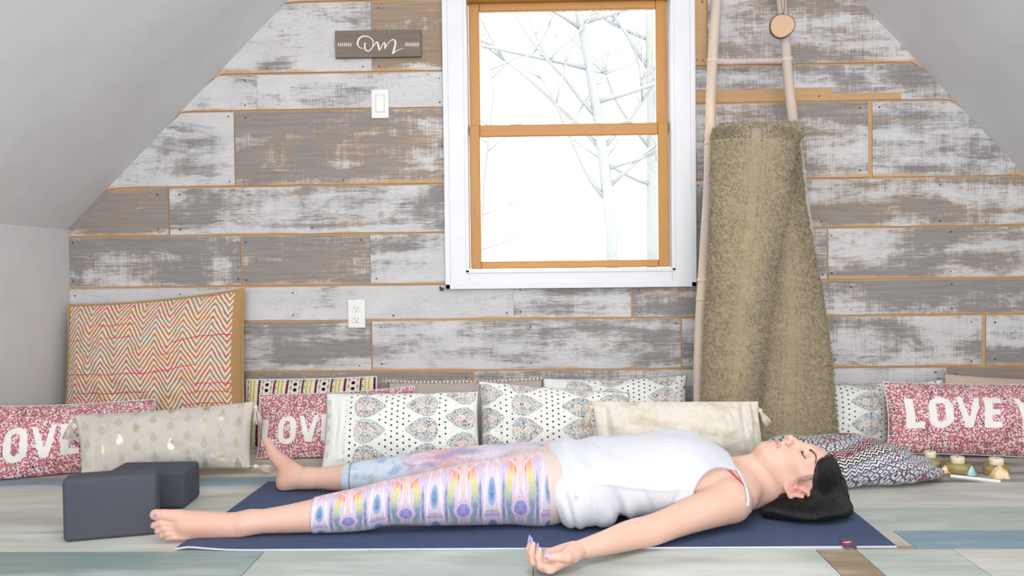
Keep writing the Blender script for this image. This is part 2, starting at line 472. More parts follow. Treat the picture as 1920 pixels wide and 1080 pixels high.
# jamb lining
bm_box(bm, (ix0 - .02, YW, iz0 - .02), (ix0, YW + .13, iz1 + .02)); bm_box(bm, (ix1, YW, iz0 - .02), (ix1 + .02, YW + .13, iz1 + .02))
bm_box(bm, (ix0, YW, iz0 - .02), (ix1, YW + .13, iz0)); bm_box(bm, (ix0, YW, iz1), (ix1, YW + .13, iz1 + .02))
adopt(win, link('window_casing', from_bm('window_casing', bm), M_TRIMW))
def sash(name, x0, x1, z0, z1, y0, y1, st, rb, rt):
    s = empty(name, ((x0 + x1) / 2, y0, z0)); adopt(win, s)
    def sb(n_, lo, hi, m_):
        ob = box(n_, lo, hi, m_, None, .004); ob.parent = s; ob.matrix_parent_inverse = Matrix.Translation(s.location).inverted(); return ob
    sb('stile', (x0, y0, z0), (x0 + st, y1, z1), M_SASH); sb('stile', (x1 - st, y0, z0), (x1, y1, z1), M_SASH)
    sb('bottom_rail', (x0 + st, y0 + .001, z0), (x1 - st, y1, z0 + rb), M_SASHH); sb('top_rail', (x0 + st, y0 + .001, z1 - rt), (x1 - st, y1, z1), M_SASHH)
    gm = bpy.data.materials.get('window_glass')
    if gm is None:
        gm = bpy.data.materials.new('window_glass'); gm.use_nodes = True; nt = gm.node_tree; nt.nodes.clear()
        out = nt.nodes.new('ShaderNodeOutputMaterial'); mx = nt.nodes.new('ShaderNodeMixShader'); tr = nt.nodes.new('ShaderNodeBsdfTransparent'); gl = nt.nodes.new('ShaderNodeBsdfGlossy'); fr = nt.nodes.new('ShaderNodeFresnel')
        fr.inputs[0].default_value = 1.09; gl.inputs['Roughness'].default_value = .02; tr.inputs[0].default_value = (.97, .98, .98, 1)
        nt.links.new(fr.outputs[0], mx.inputs[0]); nt.links.new(tr.outputs[0], mx.inputs[1]); nt.links.new(gl.outputs[0], mx.inputs[2]); nt.links.new(mx.outputs[0], out.inputs[0])
    sb('window_pane', (x0 + st - .004, (y0 + y1) / 2 - .002, z0 + rb - .004), (x1 - st + .004, (y0 + y1) / 2 + .002, z1 - rt + .004), gm)
    return s
mz = wz(238, 1064)
sash('lower_sash', ix0 + .003, ix1 - .003, iz0 + .003, mz + .018, YW + .03, YW + .062, .043, .031, .048)
sash('upper_sash', ix0 + .003, ix1 - .003, mz - .02, wz(-6, 1064), YW + .066, YW + .098, .044, .035, .032)
adopt(win, box('head_stop', (ix0, YW + .02, wz(-6, 1064)), (ix1, YW + .1, iz1), M_SASHH, None, .002))
for px in (967, 1178):
    lx = wx(px, 230)
    bm = bmesh.new(); bm_box(bm, (lx - .022, YW + .036, mz + .018), (lx + .022, YW + .058, mz + .022), .001); bm_box(bm, (lx - .012, YW + .040, mz + .022), (lx + .02, YW + .054, mz + .028), .002)
    adopt(win, link('sash_lock', from_bm('sash_lock', bm), plain('brushed_steel', (170, 170, 168), .35, metal=.8)))
# ------------------------------------------------------------------ outside
g = G('bare_bark', .9, .1); g.col(g.mix(g.noise(g.obj(), 3, 3), lin((138, 140, 138)), lin((145, 147, 145)))); M_BARK = g.mat
M_SNOW = plain('thawed_ground', (150, 148, 140), .9, .1)
def tree(trunk, rad, seed, label, gy, depth=4, nb=7):
    r_ = random.Random(seed); parts = []
    def branch(p, d, L, r0, lev):
        n = 6; pts = [p]; q = p.copy(); dd = d.copy()
        for i in range(n):
            dd = (dd + Vector((r_.uniform(-.16, .16), r_.uniform(-.16, .16), r_.uniform(-.05, .14)))).normalized()
            q = q + dd * (L / n); pts.append(q.copy())
        parts.append(tube_data(pts, [r0 * (1 - .75 * i / n) for i in range(n + 1)], 6))
        if lev < depth:
            for k in range(2 + (lev < 3) * r_.randint(0, 2)):
                i = r_.randint(2, n - 1)
                a = Vector((r_.uniform(-1, 1), r_.uniform(-.4, .4), r_.uniform(-.2, .8))).normalized()
                branch(pts[i], (dd * .6 + a).normalized(), L * r_.uniform(.5, .75), r0 * .45, lev + 1)
    m = len(trunk)
    parts.append(tube_data(trunk, [rad * (1 - .5 * i / (m - 1)) for i in range(m)], 10))
    for k in range(nb):
        i = 1 + k % (m - 2) if m > 2 else 1
        t_ = r_.random(); b_ = trunk[i].lerp(trunk[i + 1], t_) if i + 1 < m else trunk[i]
        sg = -1 if k % 2 else 1
        branch(b_, Vector((sg * r_.uniform(.5, 1), r_.uniform(-.3, .3), r_.uniform(.1, .9))).normalized(), r_.uniform(1.4, 2.6), rad * .42, 1)
    V, Fc = join_data(parts)
    o = link('bare_tree', mesh('bare_tree', V, Fc), M_BARK); tag(o, label, 'tree', kind=None); return o
Yt = 11.0
GZ = -2.6
T0 = P(1150, 470, Yt); T0.z = GZ
tree([T0, P(1148, 440, Yt), P(1132, 300, Yt), P(1118, 200, Yt), P(1100, 100, Yt), P(1085, 20, Yt), P(1078, -60, Yt)], .085, 5, 'bare tree trunk leaning left outside the window, middle of the view', GZ, 4, 12)
T1 = P(1222, 470, 14); T1.z = GZ
tree([T1, P(1222, 400, 14), P(1221, 200, 14), P(1217, 60, 14), P(1214, -80, 14)], .095, 9, 'upright bare tree at the right edge of the window view', GZ, 4, 10)
T2 = P(900, 480, 17); T2.z = GZ
tree([T2, P(900, 470, 17), P(908, 330, 17), P(925, 180, 17), P(905, 30, 17)], .04, 12, 'thin bare tree at the left edge of the window view', GZ, 4, 9)
o = link('ground', mesh('ground', [(-40, 4.5, GZ), (40, 4.5, GZ), (40, 60, GZ - .5), (-40, 60, GZ - .5)], [(0, 1, 2, 3)], False), M_SNOW); tag(o, 'winter ground outside', kind='structure')
# ------------------------------------------------------------------ light
w = bpy.data.worlds.new('world'); SC.world = w; w.use_nodes = True
bg = w.node_tree.nodes['Background']; bg.inputs[0].default_value = (.97, .985, 1.0, 1); bg.inputs[1].default_value = 5.2
def area(name, loc, rot, sx, sy, e, col=(1, 1, 1)):
    l = bpy.data.lights.new(name, 'AREA'); l.shape = 'RECTANGLE'; l.size = sx; l.size_y = sy; l.energy = e; l.color = col
    o = bpy.data.objects.new(name, l); COL.objects.link(o); o.location = loc; o.rotation_euler = rot; return o
area('rear_fill', ((RWX0 + RWX1) / 2, YN - .02, (RWZ0 + RWZ1) / 2), (math.radians(90), 0, 0), RWX1 - RWX0, RWZ1 - RWZ0, 142, (1, .98, .96))  # added fill lamp in the assumed opening behind the camera
area('overhead_fill', (RX - .2, 1.2, RZ - .5), (math.radians(14), 0, 0), 1.6, 1.4, 46, (.98, .99, 1))  # added soft overhead fill under the ridge; the ceiling has no opening there
SC.view_settings.view_transform = 'Standard'; SC.view_settings.look = 'None'; SC.view_settings.gamma = 1; SC.view_settings.exposure = -0.13
SC.view_settings.use_curve_mapping = False
# ------------------------------------------------------------------ fabric patterns (uv in metres)
CR = lin((226, 224, 216))
def fab(name, rough=.9):
    g = G(name, rough, .15); u, v, _ = g.sep(g.uv()); g.b.inputs['Sheen Weight'].default_value = .15; return g, u, v
def weave(g, u, v, s=.15, f=1400.0):
    g.bump(g.sin(u * f) * g.sin(v * f) + g.noise(g.com(u, v), 40, 3) * 2.0, s, .0015)
def teardrop(g, du, dv, k=1.0):
    """du grows towards the tip"""
    su_ = (du + .047 * k) / (.118 * k); s = g.min(g.max(su_, 0.0), 1.0)
    pen = g.max(g.max(su_ - 1.0, su_ * -1.0), 0.0) * (.118 * k)
    w = g.sqrt(s) * (1.0 - s) * (.118 * k) + g.lt(g.abs(s - .93), .05) * .0018
    return w - g.abs(dv) - pen                                   # >0 inside
def block_print(name, xc, vo, lb=False, flip=1.0, blank=.245, grey=(0.13, 0.13, .15)):
    g, u, v = fab(name)
    W = lin((230, 230, 225))
    uu = g.abs(u - xc); vv = v - vo
    per = .094
    a_v = g.fr(vv / per) * per - per / 2
    b_v = g.fr(vv / per + .5) * per - per / 2
    t1 = teardrop(g, .105 - uu, a_v)                      # tips face the centre line
    t2 = teardrop(g, .243 - uu, b_v, .92)
    if lb: t2 = t2 - g.lt(u, xc) * .2
    t = g.max(t1, t2)
    pu = g.com(u * 1.0, v * 1.0)
    ve = g.vor(pu, 120, 'DISTANCE_TO_EDGE')
    ve2 = g.vor(pu, 62, 'DISTANCE_TO_EDGE')
    lines = g.max(g.ss(ve, .06, .15, 1.0, 0.0) * g.ss(ve2, .03, .08, .35, 1.0), 0.0)
    petals = g.ss(g.abs(g.sin(g.abs(a_v) * 300.0 + uu * 260.0)), .75, .95)
    inside = g.ss(t, -.001, .001)
    rim = g.ss(g.abs(t - .003), .0006, .0018, 1.0, 0.0) * .4
    nz = g.noise(pu, 30, 2)
    ink = g.max(inside * g.max(lines, petals * .45) * (nz * .8 + .45), rim)
    col = g.mix(g.min(ink, 1.0) * .95, W, lin((78, 78, 90)))
    # two blue-grey leaf lobes and two coral discs on each drop
    for (tt, lu, lv, sc) in ((t1, .105 - uu, a_v, 1.0), (t2, .243 - uu, b_v, .92)):
        for cx in (-.028 * sc, .012 * sc):
            d = g.hyp(lu - cx, lv)
            col = g.mix(g.ss(d, .0105 * sc, .0125 * sc, 1.0, 0.0), col, W)
            col = g.mix(g.ss(d, .0080 * sc, .0098 * sc, .75, 0.0) * inside, col, lin((222, 172, 148)))
        for sy in (-1, 1):
            d = g.hyp((lu + .006) * 1.6, lv - sy * .024 * sc)
            col = g.mix(g.ss(d, .012 * sc, .0145 * sc, .32, 0.0), col, lin((140, 144, 160)))
    # lattice of dots between the drops
    q = .0215
    du = g.fr(u / q) - .5; row = g.fl(u / q); off = g.fr(row * .5)
    dv = g.fr(vv / q + off) - .5
    dd = g.hyp(du, dv)
    clear = g.ss(t, -.014, -.010, 1.0, 0.0) * (g.lt(uu, .185) if lb else g.lt(uu, blank + .045))
    dcol = g.mix(g.white(g.com(row, g.fl(vv / q + off))), lin((30, 30, 36)), lin((92, 94, 104)))
    # keep to the diamond shaped dotted zones
    zone = g.gt(g.sin(uu * 24.0 + 2.2) + .75, 0.0)
    col = g.mix(g.ss(dd, .15, .19, 1.0, 0.0) * clear * zone, col, dcol)
    weave(g, u, v)
    return g.done(col)
def speckle(name, base=(226, 210, 208), rose=(178, 48, 76)):
    g, u, v = fab(name)
    pu = g.com(u, v)
    ve = g.vor(pu, 215, 'F1', 'Color'); n = g.nt.nodes.new('ShaderNodeSeparateColor'); g.put(n.inputs[0], ve); r_, g_, b_ = [X(g, n.outputs[i]) for i in range(3)]
    dist = g.vor(pu, 215, 'DISTANCE_TO_EDGE')
    big = g.noise(pu, 14, 3)
    ink = g.ss(dist, .02, .08) 
    k = g.mix(g.lt(r_, .80 + (big - .5) * .6), lin((34, 28, 34)), lin(rose))
    col = g.mix(ink * g.gt(g_, .20), lin(base), k)
    col = g.mix(g.lt(b_, .10), col, lin(base))
    weave(g, u, v)
    return g, u, v, col
def letters_mask(g, u, v, x0, y0, h, word):
    """solid condensed capitals; u,v metres, letter height h"""
    def rect(a, b, c, d): return g.min(g.min(u - a, b - u), g.min(v - c, d - v))
    st = h * .24; w = h * .56; gap = h * .12; x = x0; ms = []
    y1 = y0 + h
    for ch in word:
        if ch == ' ': x += h * .30; continue
        if ch == 'L':
            ww = w * .92; ms += [rect(x, x + st, y0, y1), rect(x, x + ww, y0, y0 + h * .19)]; adv = ww
        elif ch == 'E':
            ww = w * .92; ms += [rect(x, x + st, y0, y1), rect(x, x + ww, y0, y0 + h * .19), rect(x, x + ww, y1 - h * .19, y1), rect(x, x + ww * .9, y0 + h * .41, y0 + h * .59)]; adv = ww
        elif ch in 'OU':
            ww = w * 1.24; cx = x + ww / 2
            du = g.abs(u - cx)
            def stad(hw, c, d):                            # stadium: half width hw, from c to d
                yy = g.max(g.max((c + hw) - v, v - (d - hw)), 0.0) if ch == 'O' else g.max((c + hw) - v, 0.0)
                q = hw - g.hyp(du, yy)
                return q if ch == 'O' else g.min(q, d - v)
            o_ = stad(ww / 2, y0 - h * .02, y1 + h * .02 if ch == 'O' else y1)
            i_ = stad(ww / 2 - st * .92, y0 + h * .17, (y1 - h * .17) if ch == 'O' else y1 + 1)
            ms.append(g.min(o_, -i_)); adv = ww
        elif ch == 'V':
            ww = w * 1.24; cx = x + ww / 2
            t = (v - y0) / h; du = g.abs(u - cx)
            out = t * (ww / 2 - st * .42) + st * .5 - du
            inn = t * (ww / 2 - st * .2) - st * .40 - du
            ms.append(g.min(g.min(out, -inn), g.min(v - y0, y1 - v))); adv = ww
        elif ch == 'Y':
            ww = w * 1.24; cx = x + ww / 2
            t = (v - (y0 + h * .32)) / (h * .68); du = g.abs(u - cx)
            out = t * (ww / 2 - st * .5) + st * .55 - du
            inn = t * (ww / 2 - st * .2) - st * .45 - du
            ms.append(g.min(g.min(out, -inn), g.min(v - (y0 + h * .3), y1 - v))); ms.append(rect(cx - st / 2, cx + st / 2, y0, y0 + h * .45)); adv = ww
        x += adv + gap
    return g.ss(g.max(*ms), -.0008, .0012)
def love_mat(name, x0, y0, h, word='LOVE YOU'):
    g, u, v, col = speckle(name)
    m = letters_mask(g, u + (g.noise(g.com(u, v), 60, 2) - .5) * .002, v, x0, y0, h, word)
    return g.done(g.mix(m, col, lin((232, 228, 224))))
def chevron_mat(name, W, H):
    g, u, v = fab(name, .95)
    wob = g.noise(g.com(u * 1.0, v * 2.0), 3.0, 2)
    tri = g.tri(u / .056 + (wob - .5) * .5) * .088
    s = g.fr((v - tri + (wob - .5) * .03) / .0265)
    line = g.ss(g.abs(s - .5), .21, .29, 1.0, 0.0)
    vb = v * 1.0 + g.sin(u * 7.0) * .012 + (g.noise(g.com(u, 0.0), 4, 2) - .5) * .05
    band = g.noise(g.com(g.fl(vb / .0075) * .61, u * 3.2 + g.fl(vb / .0075) * 3.3), 1.0, 1)
    bgc = g.ramp(band, [(0, lin((150, 124, 104))), (.34, lin((164, 138, 128))), (.44, lin((140, 146, 130))), (.48, lin((196, 122, 76))), (.52, lin((166, 136, 124))), (.60, lin((204, 96, 120))), (.66, lin((196, 132, 60))), (.74, lin((190, 80, 70)))], 'CONSTANT')
    dash = g.ss(g.fr(v / .0062), .72, .86)
    c = g.mix(line * (1.0 - dash * .75), bgc, lin((240, 226, 200)))
    hot = g.ss(g.noise(g.com(g.fl(vb / .011) * 1.7, u * 2.6), 1.0, 1), .62, .66)
    thin = g.lt(g.fr(vb / .011), .32)
    c = g.mix(hot * thin, c, g.ramp(g.white(g.com(g.fl(vb / .011))), [(0, lin((206, 70, 84))), (.4, lin((214, 96, 52))), (.7, lin((190, 60, 110)))], 'CONSTANT'))
    jute = g.mix(g.noise(g.com(u * 3, v), 160, 2), lin((150, 114, 72)), lin((196, 158, 110)))
    edge = g.max(g.max(g.gt(u, W - .036), g.lt(u, .012)), g.max(g.gt(v, H - .008), g.lt(v, .008)))
    c = g.mix(edge, c, jute)
    g.bump(line * .6 + dash * .5 + g.noise(g.com(u, v), 260, 2), .5, .003)
    return g.done(c)
def gold_drop_mat(name, foil=.42, base=(198, 191, 182)):
    g, u, v = fab(name, .7)
    q = .055
    col_ = g.fl(u / q); vo = g.fr(col_ * .5) * q
    lu = g.fr(u / q) * q - q / 2; lv = g.fr((v + vo) / (q * 1.25)) * q * 1.25 - q * .625
    s = g.min(g.max((lv + .014) / .040, 0.0), 1.0)
    m = g.ss(g.sqrt(s) * (1.0 - s) * .030 - g.abs(lu), -.0006, .0008)
    wear = g.ss(g.white(g.com(col_, g.fl((v + vo) / (q * 1.25)))), 1 - foil - .1, 1 - foil + .2)
    ch = g.noise(g.com(u, v), 220, 3)
    cloth = g.mix(g.noise(g.com(u, v), 9, 3), lin(tuple(x - 8 for x in base)), lin(tuple(x + 7 for x in base)))
    c = g.mix(m * .6, cloth, g.mix(wear, lin(tuple(x * .86 for x in base)), lin((226, 212, 172))))
    g.put(g.b.inputs['Metallic'], m * wear * .75); g.put(g.b.inputs['Roughness'], g.ss(m * wear, 0.0, 1.0, .85, .35))
    g.bump(ch + g.noise(g.com(u, v), 12, 3) * 3.0, .25, .003)
    return g.done(c)
def bolster_mat(name):
    g, u, v = fab(name, .6)
    n = g.noise(g.com(u * 1.2, v * 3.0), 7, 4, .6, .6)
    c = g.mix(g.ss(n, .44, .74), lin((220, 213, 202)), lin((200, 188, 164)))
    pat = g.noise(g.com(u * 3, v * 1.2), 8, 3)
    c = g.mix(g.ss(pat, .58, .68, 0.0, .5), c, lin((214, 206, 196)))
    g.bump(n * 3.0 + g.noise(g.com(u, v), 90, 2), .3, .004)
    g.b.inputs['Sheen Weight'].default_value = .4
    return g.done(c)
def stripe_mat(name):
    g, u, v = fab(name)
    q = .118
    a = g.fr(u / q)
    W = lin((222, 214, 200))
    def band(c0, hw): return g.lt(g.abs(a - c0), hw)
    bobble = g.abs(g.sin(v * 330.0))
    c = g.mix(band(.22, .085), W, lin((226, 218, 190)))
    for c0 in (.16, .28):
        c = g.mix(g.lt(g.abs(a - c0), .018 + bobble * .022), c, lin((188, 180, 96)))
    c = g.mix(g.lt(g.abs(a - .47), .022 + bobble * .03), c, lin((98, 16, 34)))
    c = g.mix(g.lt(g.abs(a - .0), .022 + bobble * .03), c, lin((98, 16, 34)))
    c = g.mix(g.gt(a, .978), c, lin((98, 16, 34)))
    tr = g.tri(v / .014)
    c = g.mix(g.lt(g.abs(a - .60), tr * .045) , c, lin((158, 152, 148)))
    c = g.mix(g.lt(g.abs(a - .90), tr * .045), c, lin((158, 152, 148)))
    c = g.mix(g.lt(g.abs(a - .07), tr * .035), c, lin((158, 152, 148)))
    dv = g.fr(v / .024) - .5
    c = g.mix(g.lt(g.hyp((a - .75) * 4.6, dv), .30), c, lin((22, 16, 24)))
    g.bump(bobble, .5, .003)
    return g.done(c)
def tribal_mat(name):
    g, u, v = fab(name)
    w = (g.noise(g.com(u, v), 6, 3) - .5)
    uu = u + w * .07; vv = v + (g.noise(g.com(v, u), 6, 3) - .5) * .07
    b = g.fl(vv / .052); f = g.fr(vv / .052)
    rr = g.white(g.com(b, 3.0)); 
    sz = .040 - rr * .012
    a1 = g.abs(g.fr(uu / sz) - .5) * 2.0; a2 = g.abs(g.fr(vv / sz) - .5) * 2.0
    dia = g.fr((a1 + a2) * 1.0 + .15)                          # nested diamonds
    zig = g.fr((vv + g.tri(uu / .014) * .014) / .0165)
    pat = g.mix(g.gt(rr, .42), g.com(zig), g.com(dia)); px_, _, _ = g.sep(pat)
    ink = g.ss(g.abs(px_ - .5), .22, .30)
    dark = g.mix(g.gt(g.white(g.com(b, 7.0)), .42), lin((32, 30, 40)), lin((78, 84, 118)))
    light = g.mix(g.gt(g.white(g.com(b, 11.0)), .86), lin((214, 206, 202)), lin((200, 158, 160)))
    c = g.mix(ink, light, dark)
    red = g.gt(g.noise(g.com(uu * 3.0, g.fl(vv / .026) * .8), 6, 1), .66)
    c = g.mix(red * (1.0 - ink), c, lin((176, 60, 70)))
    grey = g.lt(f, .13); c = g.mix(grey, c, lin((150, 150, 152)))
    c = g.mix(g.lt(g.hyp(g.fr(uu / .009) - .5, (f - .08) * 5.5), .32), c, lin((40, 40, 50)))
    g.bump(g.noise(g.com(u, v), 160, 2), .3, .002)
    return g.done(c)
# ------------------------------------------------------------------ cushion shape
def cushion(root_name, label, cat, group, cs, yt, yb, T, mat, nu=60, nv=30, cu=.05, cv=.07, wr=.006, seed=1, bend=0.0, dents=(), pw=.62, floor_z=.004, sag=0, cover='cover'):
    """cs: photo places of TL, TR, BR, BL; yt, yb: depth of the upper and lower edge (numbers or (left, right))"""
    yt = yt if isinstance(yt, tuple) else (yt, yt); yb = yb if isinstance(yb, tuple) else (yb, yb)
    A = P(*cs[0], yt[0]); B = P(*cs[1], yt[1]); C_ = P(*cs[2], yb[1]); D = P(*cs[3], yb[0])
    W = ((B - A).length + (C_ - D).length) / 2; H = ((A - D).length + (B - C_).length) / 2
    nrm = (B - A + C_ - D).cross(A - D + B - C_).normalized()
    if nrm.y > 0: nrm = -nrm
    su = [math.sin((-1 + 2 * i / nu) * math.pi / 2) * .35 + (-1 + 2 * i / nu) * .65 for i in range(nu + 1)]
    sv = [math.sin((-1 + 2 * j / nv) * math.pi / 2) * .35 + (-1 + 2 * j / nv) * .65 for j in range(nv + 1)]
    def bil(u, v):
        a = (u + 1) / 2; b = (v + 1) / 2
        return (D * (1 - a) + C_ * a) * (1 - b) + (A * (1 - a) + B * a) * b
    def pt(u, v, side):
        uu = u * (1 - cu * (1 - v * v)); vv = v * (1 - cv * (1 - u * u))
        p = bil(uu, vv)
        t = T / 2 * 1.22 * (max(0, 1 - abs(u) ** 2.6) ** pw) * (max(0, 1 - abs(v) ** 1.9) ** pw)
        w = noise.noise(Vector((u * W * 9, v * H * 9, seed * 7.1))) + .5 * noise.noise(Vector((u * W * 22, v * H * 22, seed * 3.3)))
        edge = (1 - max(0, 1 - abs(u) ** 3) * max(0, 1 - abs(v) ** 3))
        cr = noise.noise(Vector((u * W * 40, v * H * 5 if abs(v) < abs(u) else v * H * 40, seed)))
        t = t * (1 + .06 * w) + wr * w * (1 - edge) + wr * 1.1 * cr * min(1, edge * 2) * min(1, (1 - abs(u)) * 8) * min(1, (1 - abs(v)) * 8)
        for du, dv, ru, rv, am in dents:
            t -= am * math.exp(-((u - du) / ru) ** 2 - ((v - dv) / rv) ** 2)
        q = p + nrm * (t * side) + Vector((0, 0, -sag * (1 - u * u) * (v + 1) / 2)) + nrm * bend * (u * u)
        q.z = max(q.z, floor_z); q.y = min(q.y, YW - .034)
        return q
    V = []; Fc = []; UV = []; idx = {}
    for side in (1, -1):
        for j in range(nv + 1):
            for i in range(nu + 1):
                bd = i in (0, nu) or j in (0, nv)
                if side == -1 and bd: idx[(-1, i, j)] = idx[(1, i, j)]; continue
                idx[(side, i, j)] = len(V); V.append(pt(su[i], sv[j], side)); UV.append(((su[i] + 1) / 2 * W, (sv[j] + 1) / 2 * H))
    for side in (1, -1):
        for j in range(nv):
            for i in range(nu):
                q = (idx[(side, i, j)], idx[(side, i + 1, j)], idx[(side, i + 1, j + 1)], idx[(side, i, j + 1)])
                Fc.append(q if side == 1 else q[::-1])
    me = mesh(cover, V, Fc); ul = me.uv_layers.new(name='UVMap')
    li = np.zeros(len(me.loops), dtype=np.int32); me.loops.foreach_get('vertex_index', li)
    ul.data.foreach_set('uv', np.array(UV, dtype=np.float32)[li].ravel())
    return dict(me=me, pt=pt, W=W, H=H, n=nrm, su=su, sv=sv, name=root_name, label=label, cat=cat, group=group, mat=mat)
def place(d, parts=()):
    """no extras -> the cushion is one mesh; with extras -> an Empty with cover and trims"""
    if not parts:
        o = link(d['name'], d['me'], d['mat']); return tag(o, d['label'], d['cat'], d['group'])
    c = d['pt'](0, -1, 1); root = empty(d['name'], (c.x, c.y, 0)); tag(root, d['label'], d['cat'], d['group'])
    adopt(root, link('cover', d['me'], d['mat']))
    for nm, me, mat, lab in parts:
        o = adopt(root, link(nm, me, mat)); tag(o, lab)
    return root
def seam(d, r=.0022, sides='tblr'):
    pts = []
    n = 40
    if 'b' in sides: pts += [d['pt'](-1 + 2 * i / n, -1, 1) for i in range(n)]
    if 'r' in sides: pts += [d['pt'](1, -1 + 2 * i / n, 1) for i in range(n)]
    if 't' in sides: pts += [d['pt'](1 - 2 * i / n, 1, 1) for i in range(n)]
    if 'l' in sides: pts += [d['pt'](-1, 1 - 2 * i / n, 1) for i in range(n)]
    if sides == 'tblr': pts.append(pts[0])
    return mesh('piping', *tube_data(pts, r, 6))
def tassel_me(p, dirn, L=.055, r=.013, seed=1):
    r_ = random.Random(seed); dirn = Vector(dirn).normalized(); parts = []
    parts.append(tube_data([p, p + dirn * .012], .0022, 6))
    k = p + dirn * .018
    parts.append(ell_data(k, .0085, .0085, .0085, 10, 8))
    parts.append(tube_data([k + dirn * .008, k + dirn * .013], [.0062, .0062], 10))
    x = dirn.orthogonal().normalized(); y = dirn.cross(x)
    for i in range(46):
        a = r_.uniform(0, 6.28); q = math.sqrt(r_.random())
        b = k + dirn * .012 + (x * math.cos(a) + y * math.sin(a)) * (.005 * q)
        e = k + dirn * (.012 + L * r_.uniform(.85, 1)) + (x * math.cos(a) + y * math.sin(a)) * (r * q)
        m_ = b.lerp(e, .5) + (x * math.cos(a) + y * math.sin(a)) * .002
        parts.append(tube_data([b, m_, e], [.0014, .0015, .0009], 4))
    me = mesh('tassel', *join_data(parts))
    for v in me.vertices: v.co.z = max(v.co.z, .003)
    return me
M_TAS = plain('cream_cotton_yarn', (222, 210, 196), .95, .1, (400, .4, .001))
M_PIPEG = plain('grey_piping', (150, 148, 148), .9, .1)
M_WPIPE = plain('white_piping', (226, 222, 220), .9, .1)
GW = 'white block print cushions'
# rear row, against the wall
d = cushion('cushion', 'large square cushion with multicoloured zigzag weave and jute border, leaning on the wall', 'cushion', None,
    [(128, 572), (458, 541), (462, 842), (116, 846)], (3.53, 3.54), (3.42, 3.42), .14, None, 90, 60, .03, .05, .006, 3)
d['mat'] = chevron_mat('zigzag_weave', d['W'], d['H'])
fr_ = seam(d, .004); place(d, [('jute_piping', fr_, plain('jute_cord', (184, 148, 104), .95, .1, (300, .5, .002)), None)])
d = cushion('cushion', 'cream lumbar cushion with dark red bobble stripes, lying behind the other cushions', 'cushion', None,
    [(463, 712), (706, 706), (712, 838), (455, 840)], 3.52, 3.46, .08, stripe_mat('bobble_stripe'), 70, 30, .02, .03, .003, 5)
place(d, [('piping', seam(d, .003), M_WPIPE, None)])
d = cushion('cushion', 'flat taupe cushion edged with a row of white pompoms', 'cushion', None,
    [(728, 716), (1018, 711), (1018, 838), (728, 841)], 3.52, 3.42, .06, plain('taupe_linen', (176, 166, 160), .9, .1, (260, .3, .001)), 50, 26, .01, .05, .003, 6)
pp = []
for i in range(40):
    u = -.98 + 1.96 * i / 39; p = d['pt'](u, 1, 1) + Vector((0, -.004, .002 + .001 * math.sin(i * 2.3)))
    pp.append(ell_data(p, .0058, .0058, .0055, 8, 6))
pm = mesh('pompom_trim', *join_data(pp)); r_ = place(d, [('pompom_trim', pm, M_TAS, 'white pompoms sewn along the top edge')])
d = cushion('cushion', 'white block print cushion against the wall, its right end by the ladder foot', 'cushion', GW,
    [(1018, 709), (1288, 702), (1292, 840), (1012, 843)], 3.50, 3.38, .12, block_print('block_print_rear', .375, .047), 60, 30, .03, .09, .003, 8)
place(d, [('piping', seam(d, .0016), M_PIPEG, None)])
d = cushion('cushion', 'white block print cushion between the ladder and the pink lettered cushion on the right', 'cushion', GW,
    [(1545, 720), (1664, 717), (1668, 838), (1548, 842)], 3.50, 3.38, .10, block_print('block_print_right', .05, .03), 40, 34, .03, .05, .003, 9)
place(d, [('piping', seam(d, .0016), M_PIPEG, None)])
d = cushion('cushion', 'dotted white cushion barely showing above the pink lettered cushion on the right', 'cushion', GW,
    [(1682, 716), (1770, 711), (1790, 832), (1680, 833)], 3.53, 3.44, .05, block_print('block_print_corner', -.02, .03), 30, 26, .03, .04, .002, 10)
place(d)
d = cushion('cushion', 'plain taupe cushion behind the pink lettered cushion, at the right edge of the picture', 'cushion', None,
    [(1770, 700), (2010, 712), (2010, 832), (1772, 834)], 3.50, 3.40, .09, plain('taupe_linen_warm', (194, 176, 162), .9, .1, (300, .3, .001)), 50, 26, .02, .05, .003, 11)
place(d)
# lettered cushions
d = cushion('cushion', 'pink speckled lumbar cushion with white letters, half covered by the gold drop cushion', 'cushion', 'pink speckled lettered cushions',
    [(-36, 762), (291, 748), (300, 868), (-52, 922)], (3.02, 3.24), (2.92, 3.16), .14, None, 80, 34, .03, .06, .006, 12)
d['mat'] = love_mat('pink_speckle_left', .012, .062, .112); place(d, [('piping', seam(d, .002), M_WPIPE, None)])
d = cushion('cushion', 'pink speckled lettered cushion in the middle, between the gold drop and the white printed one', 'cushion', 'pink speckled lettered cushions',
    [(486, 740), (778, 724), (776, 862), (478, 876)], (3.36, 3.42), (3.25, 3.31), .11, None, 70, 34, .04, .06, .006, 13)
d['mat'] = love_mat('pink_speckle_middle', .012, .072, .104); place(d, [('piping', seam(d, .002), M_WPIPE, None)])
d = cushion('cushion', 'pink speckled lettered cushion on the far right, behind the candles', 'cushion', 'pink speckled lettered cushions',
    [(1655, 716), (2035, 718), (2040, 866), (1662, 850)], 3.32, 3.20, .15, None, 80, 36, .04, .06, .006, 14)
d['mat'] = love_mat('pink_speckle_right', .048, .085, .120); place(d, [('piping', seam(d, .002), M_WPIPE, None)])
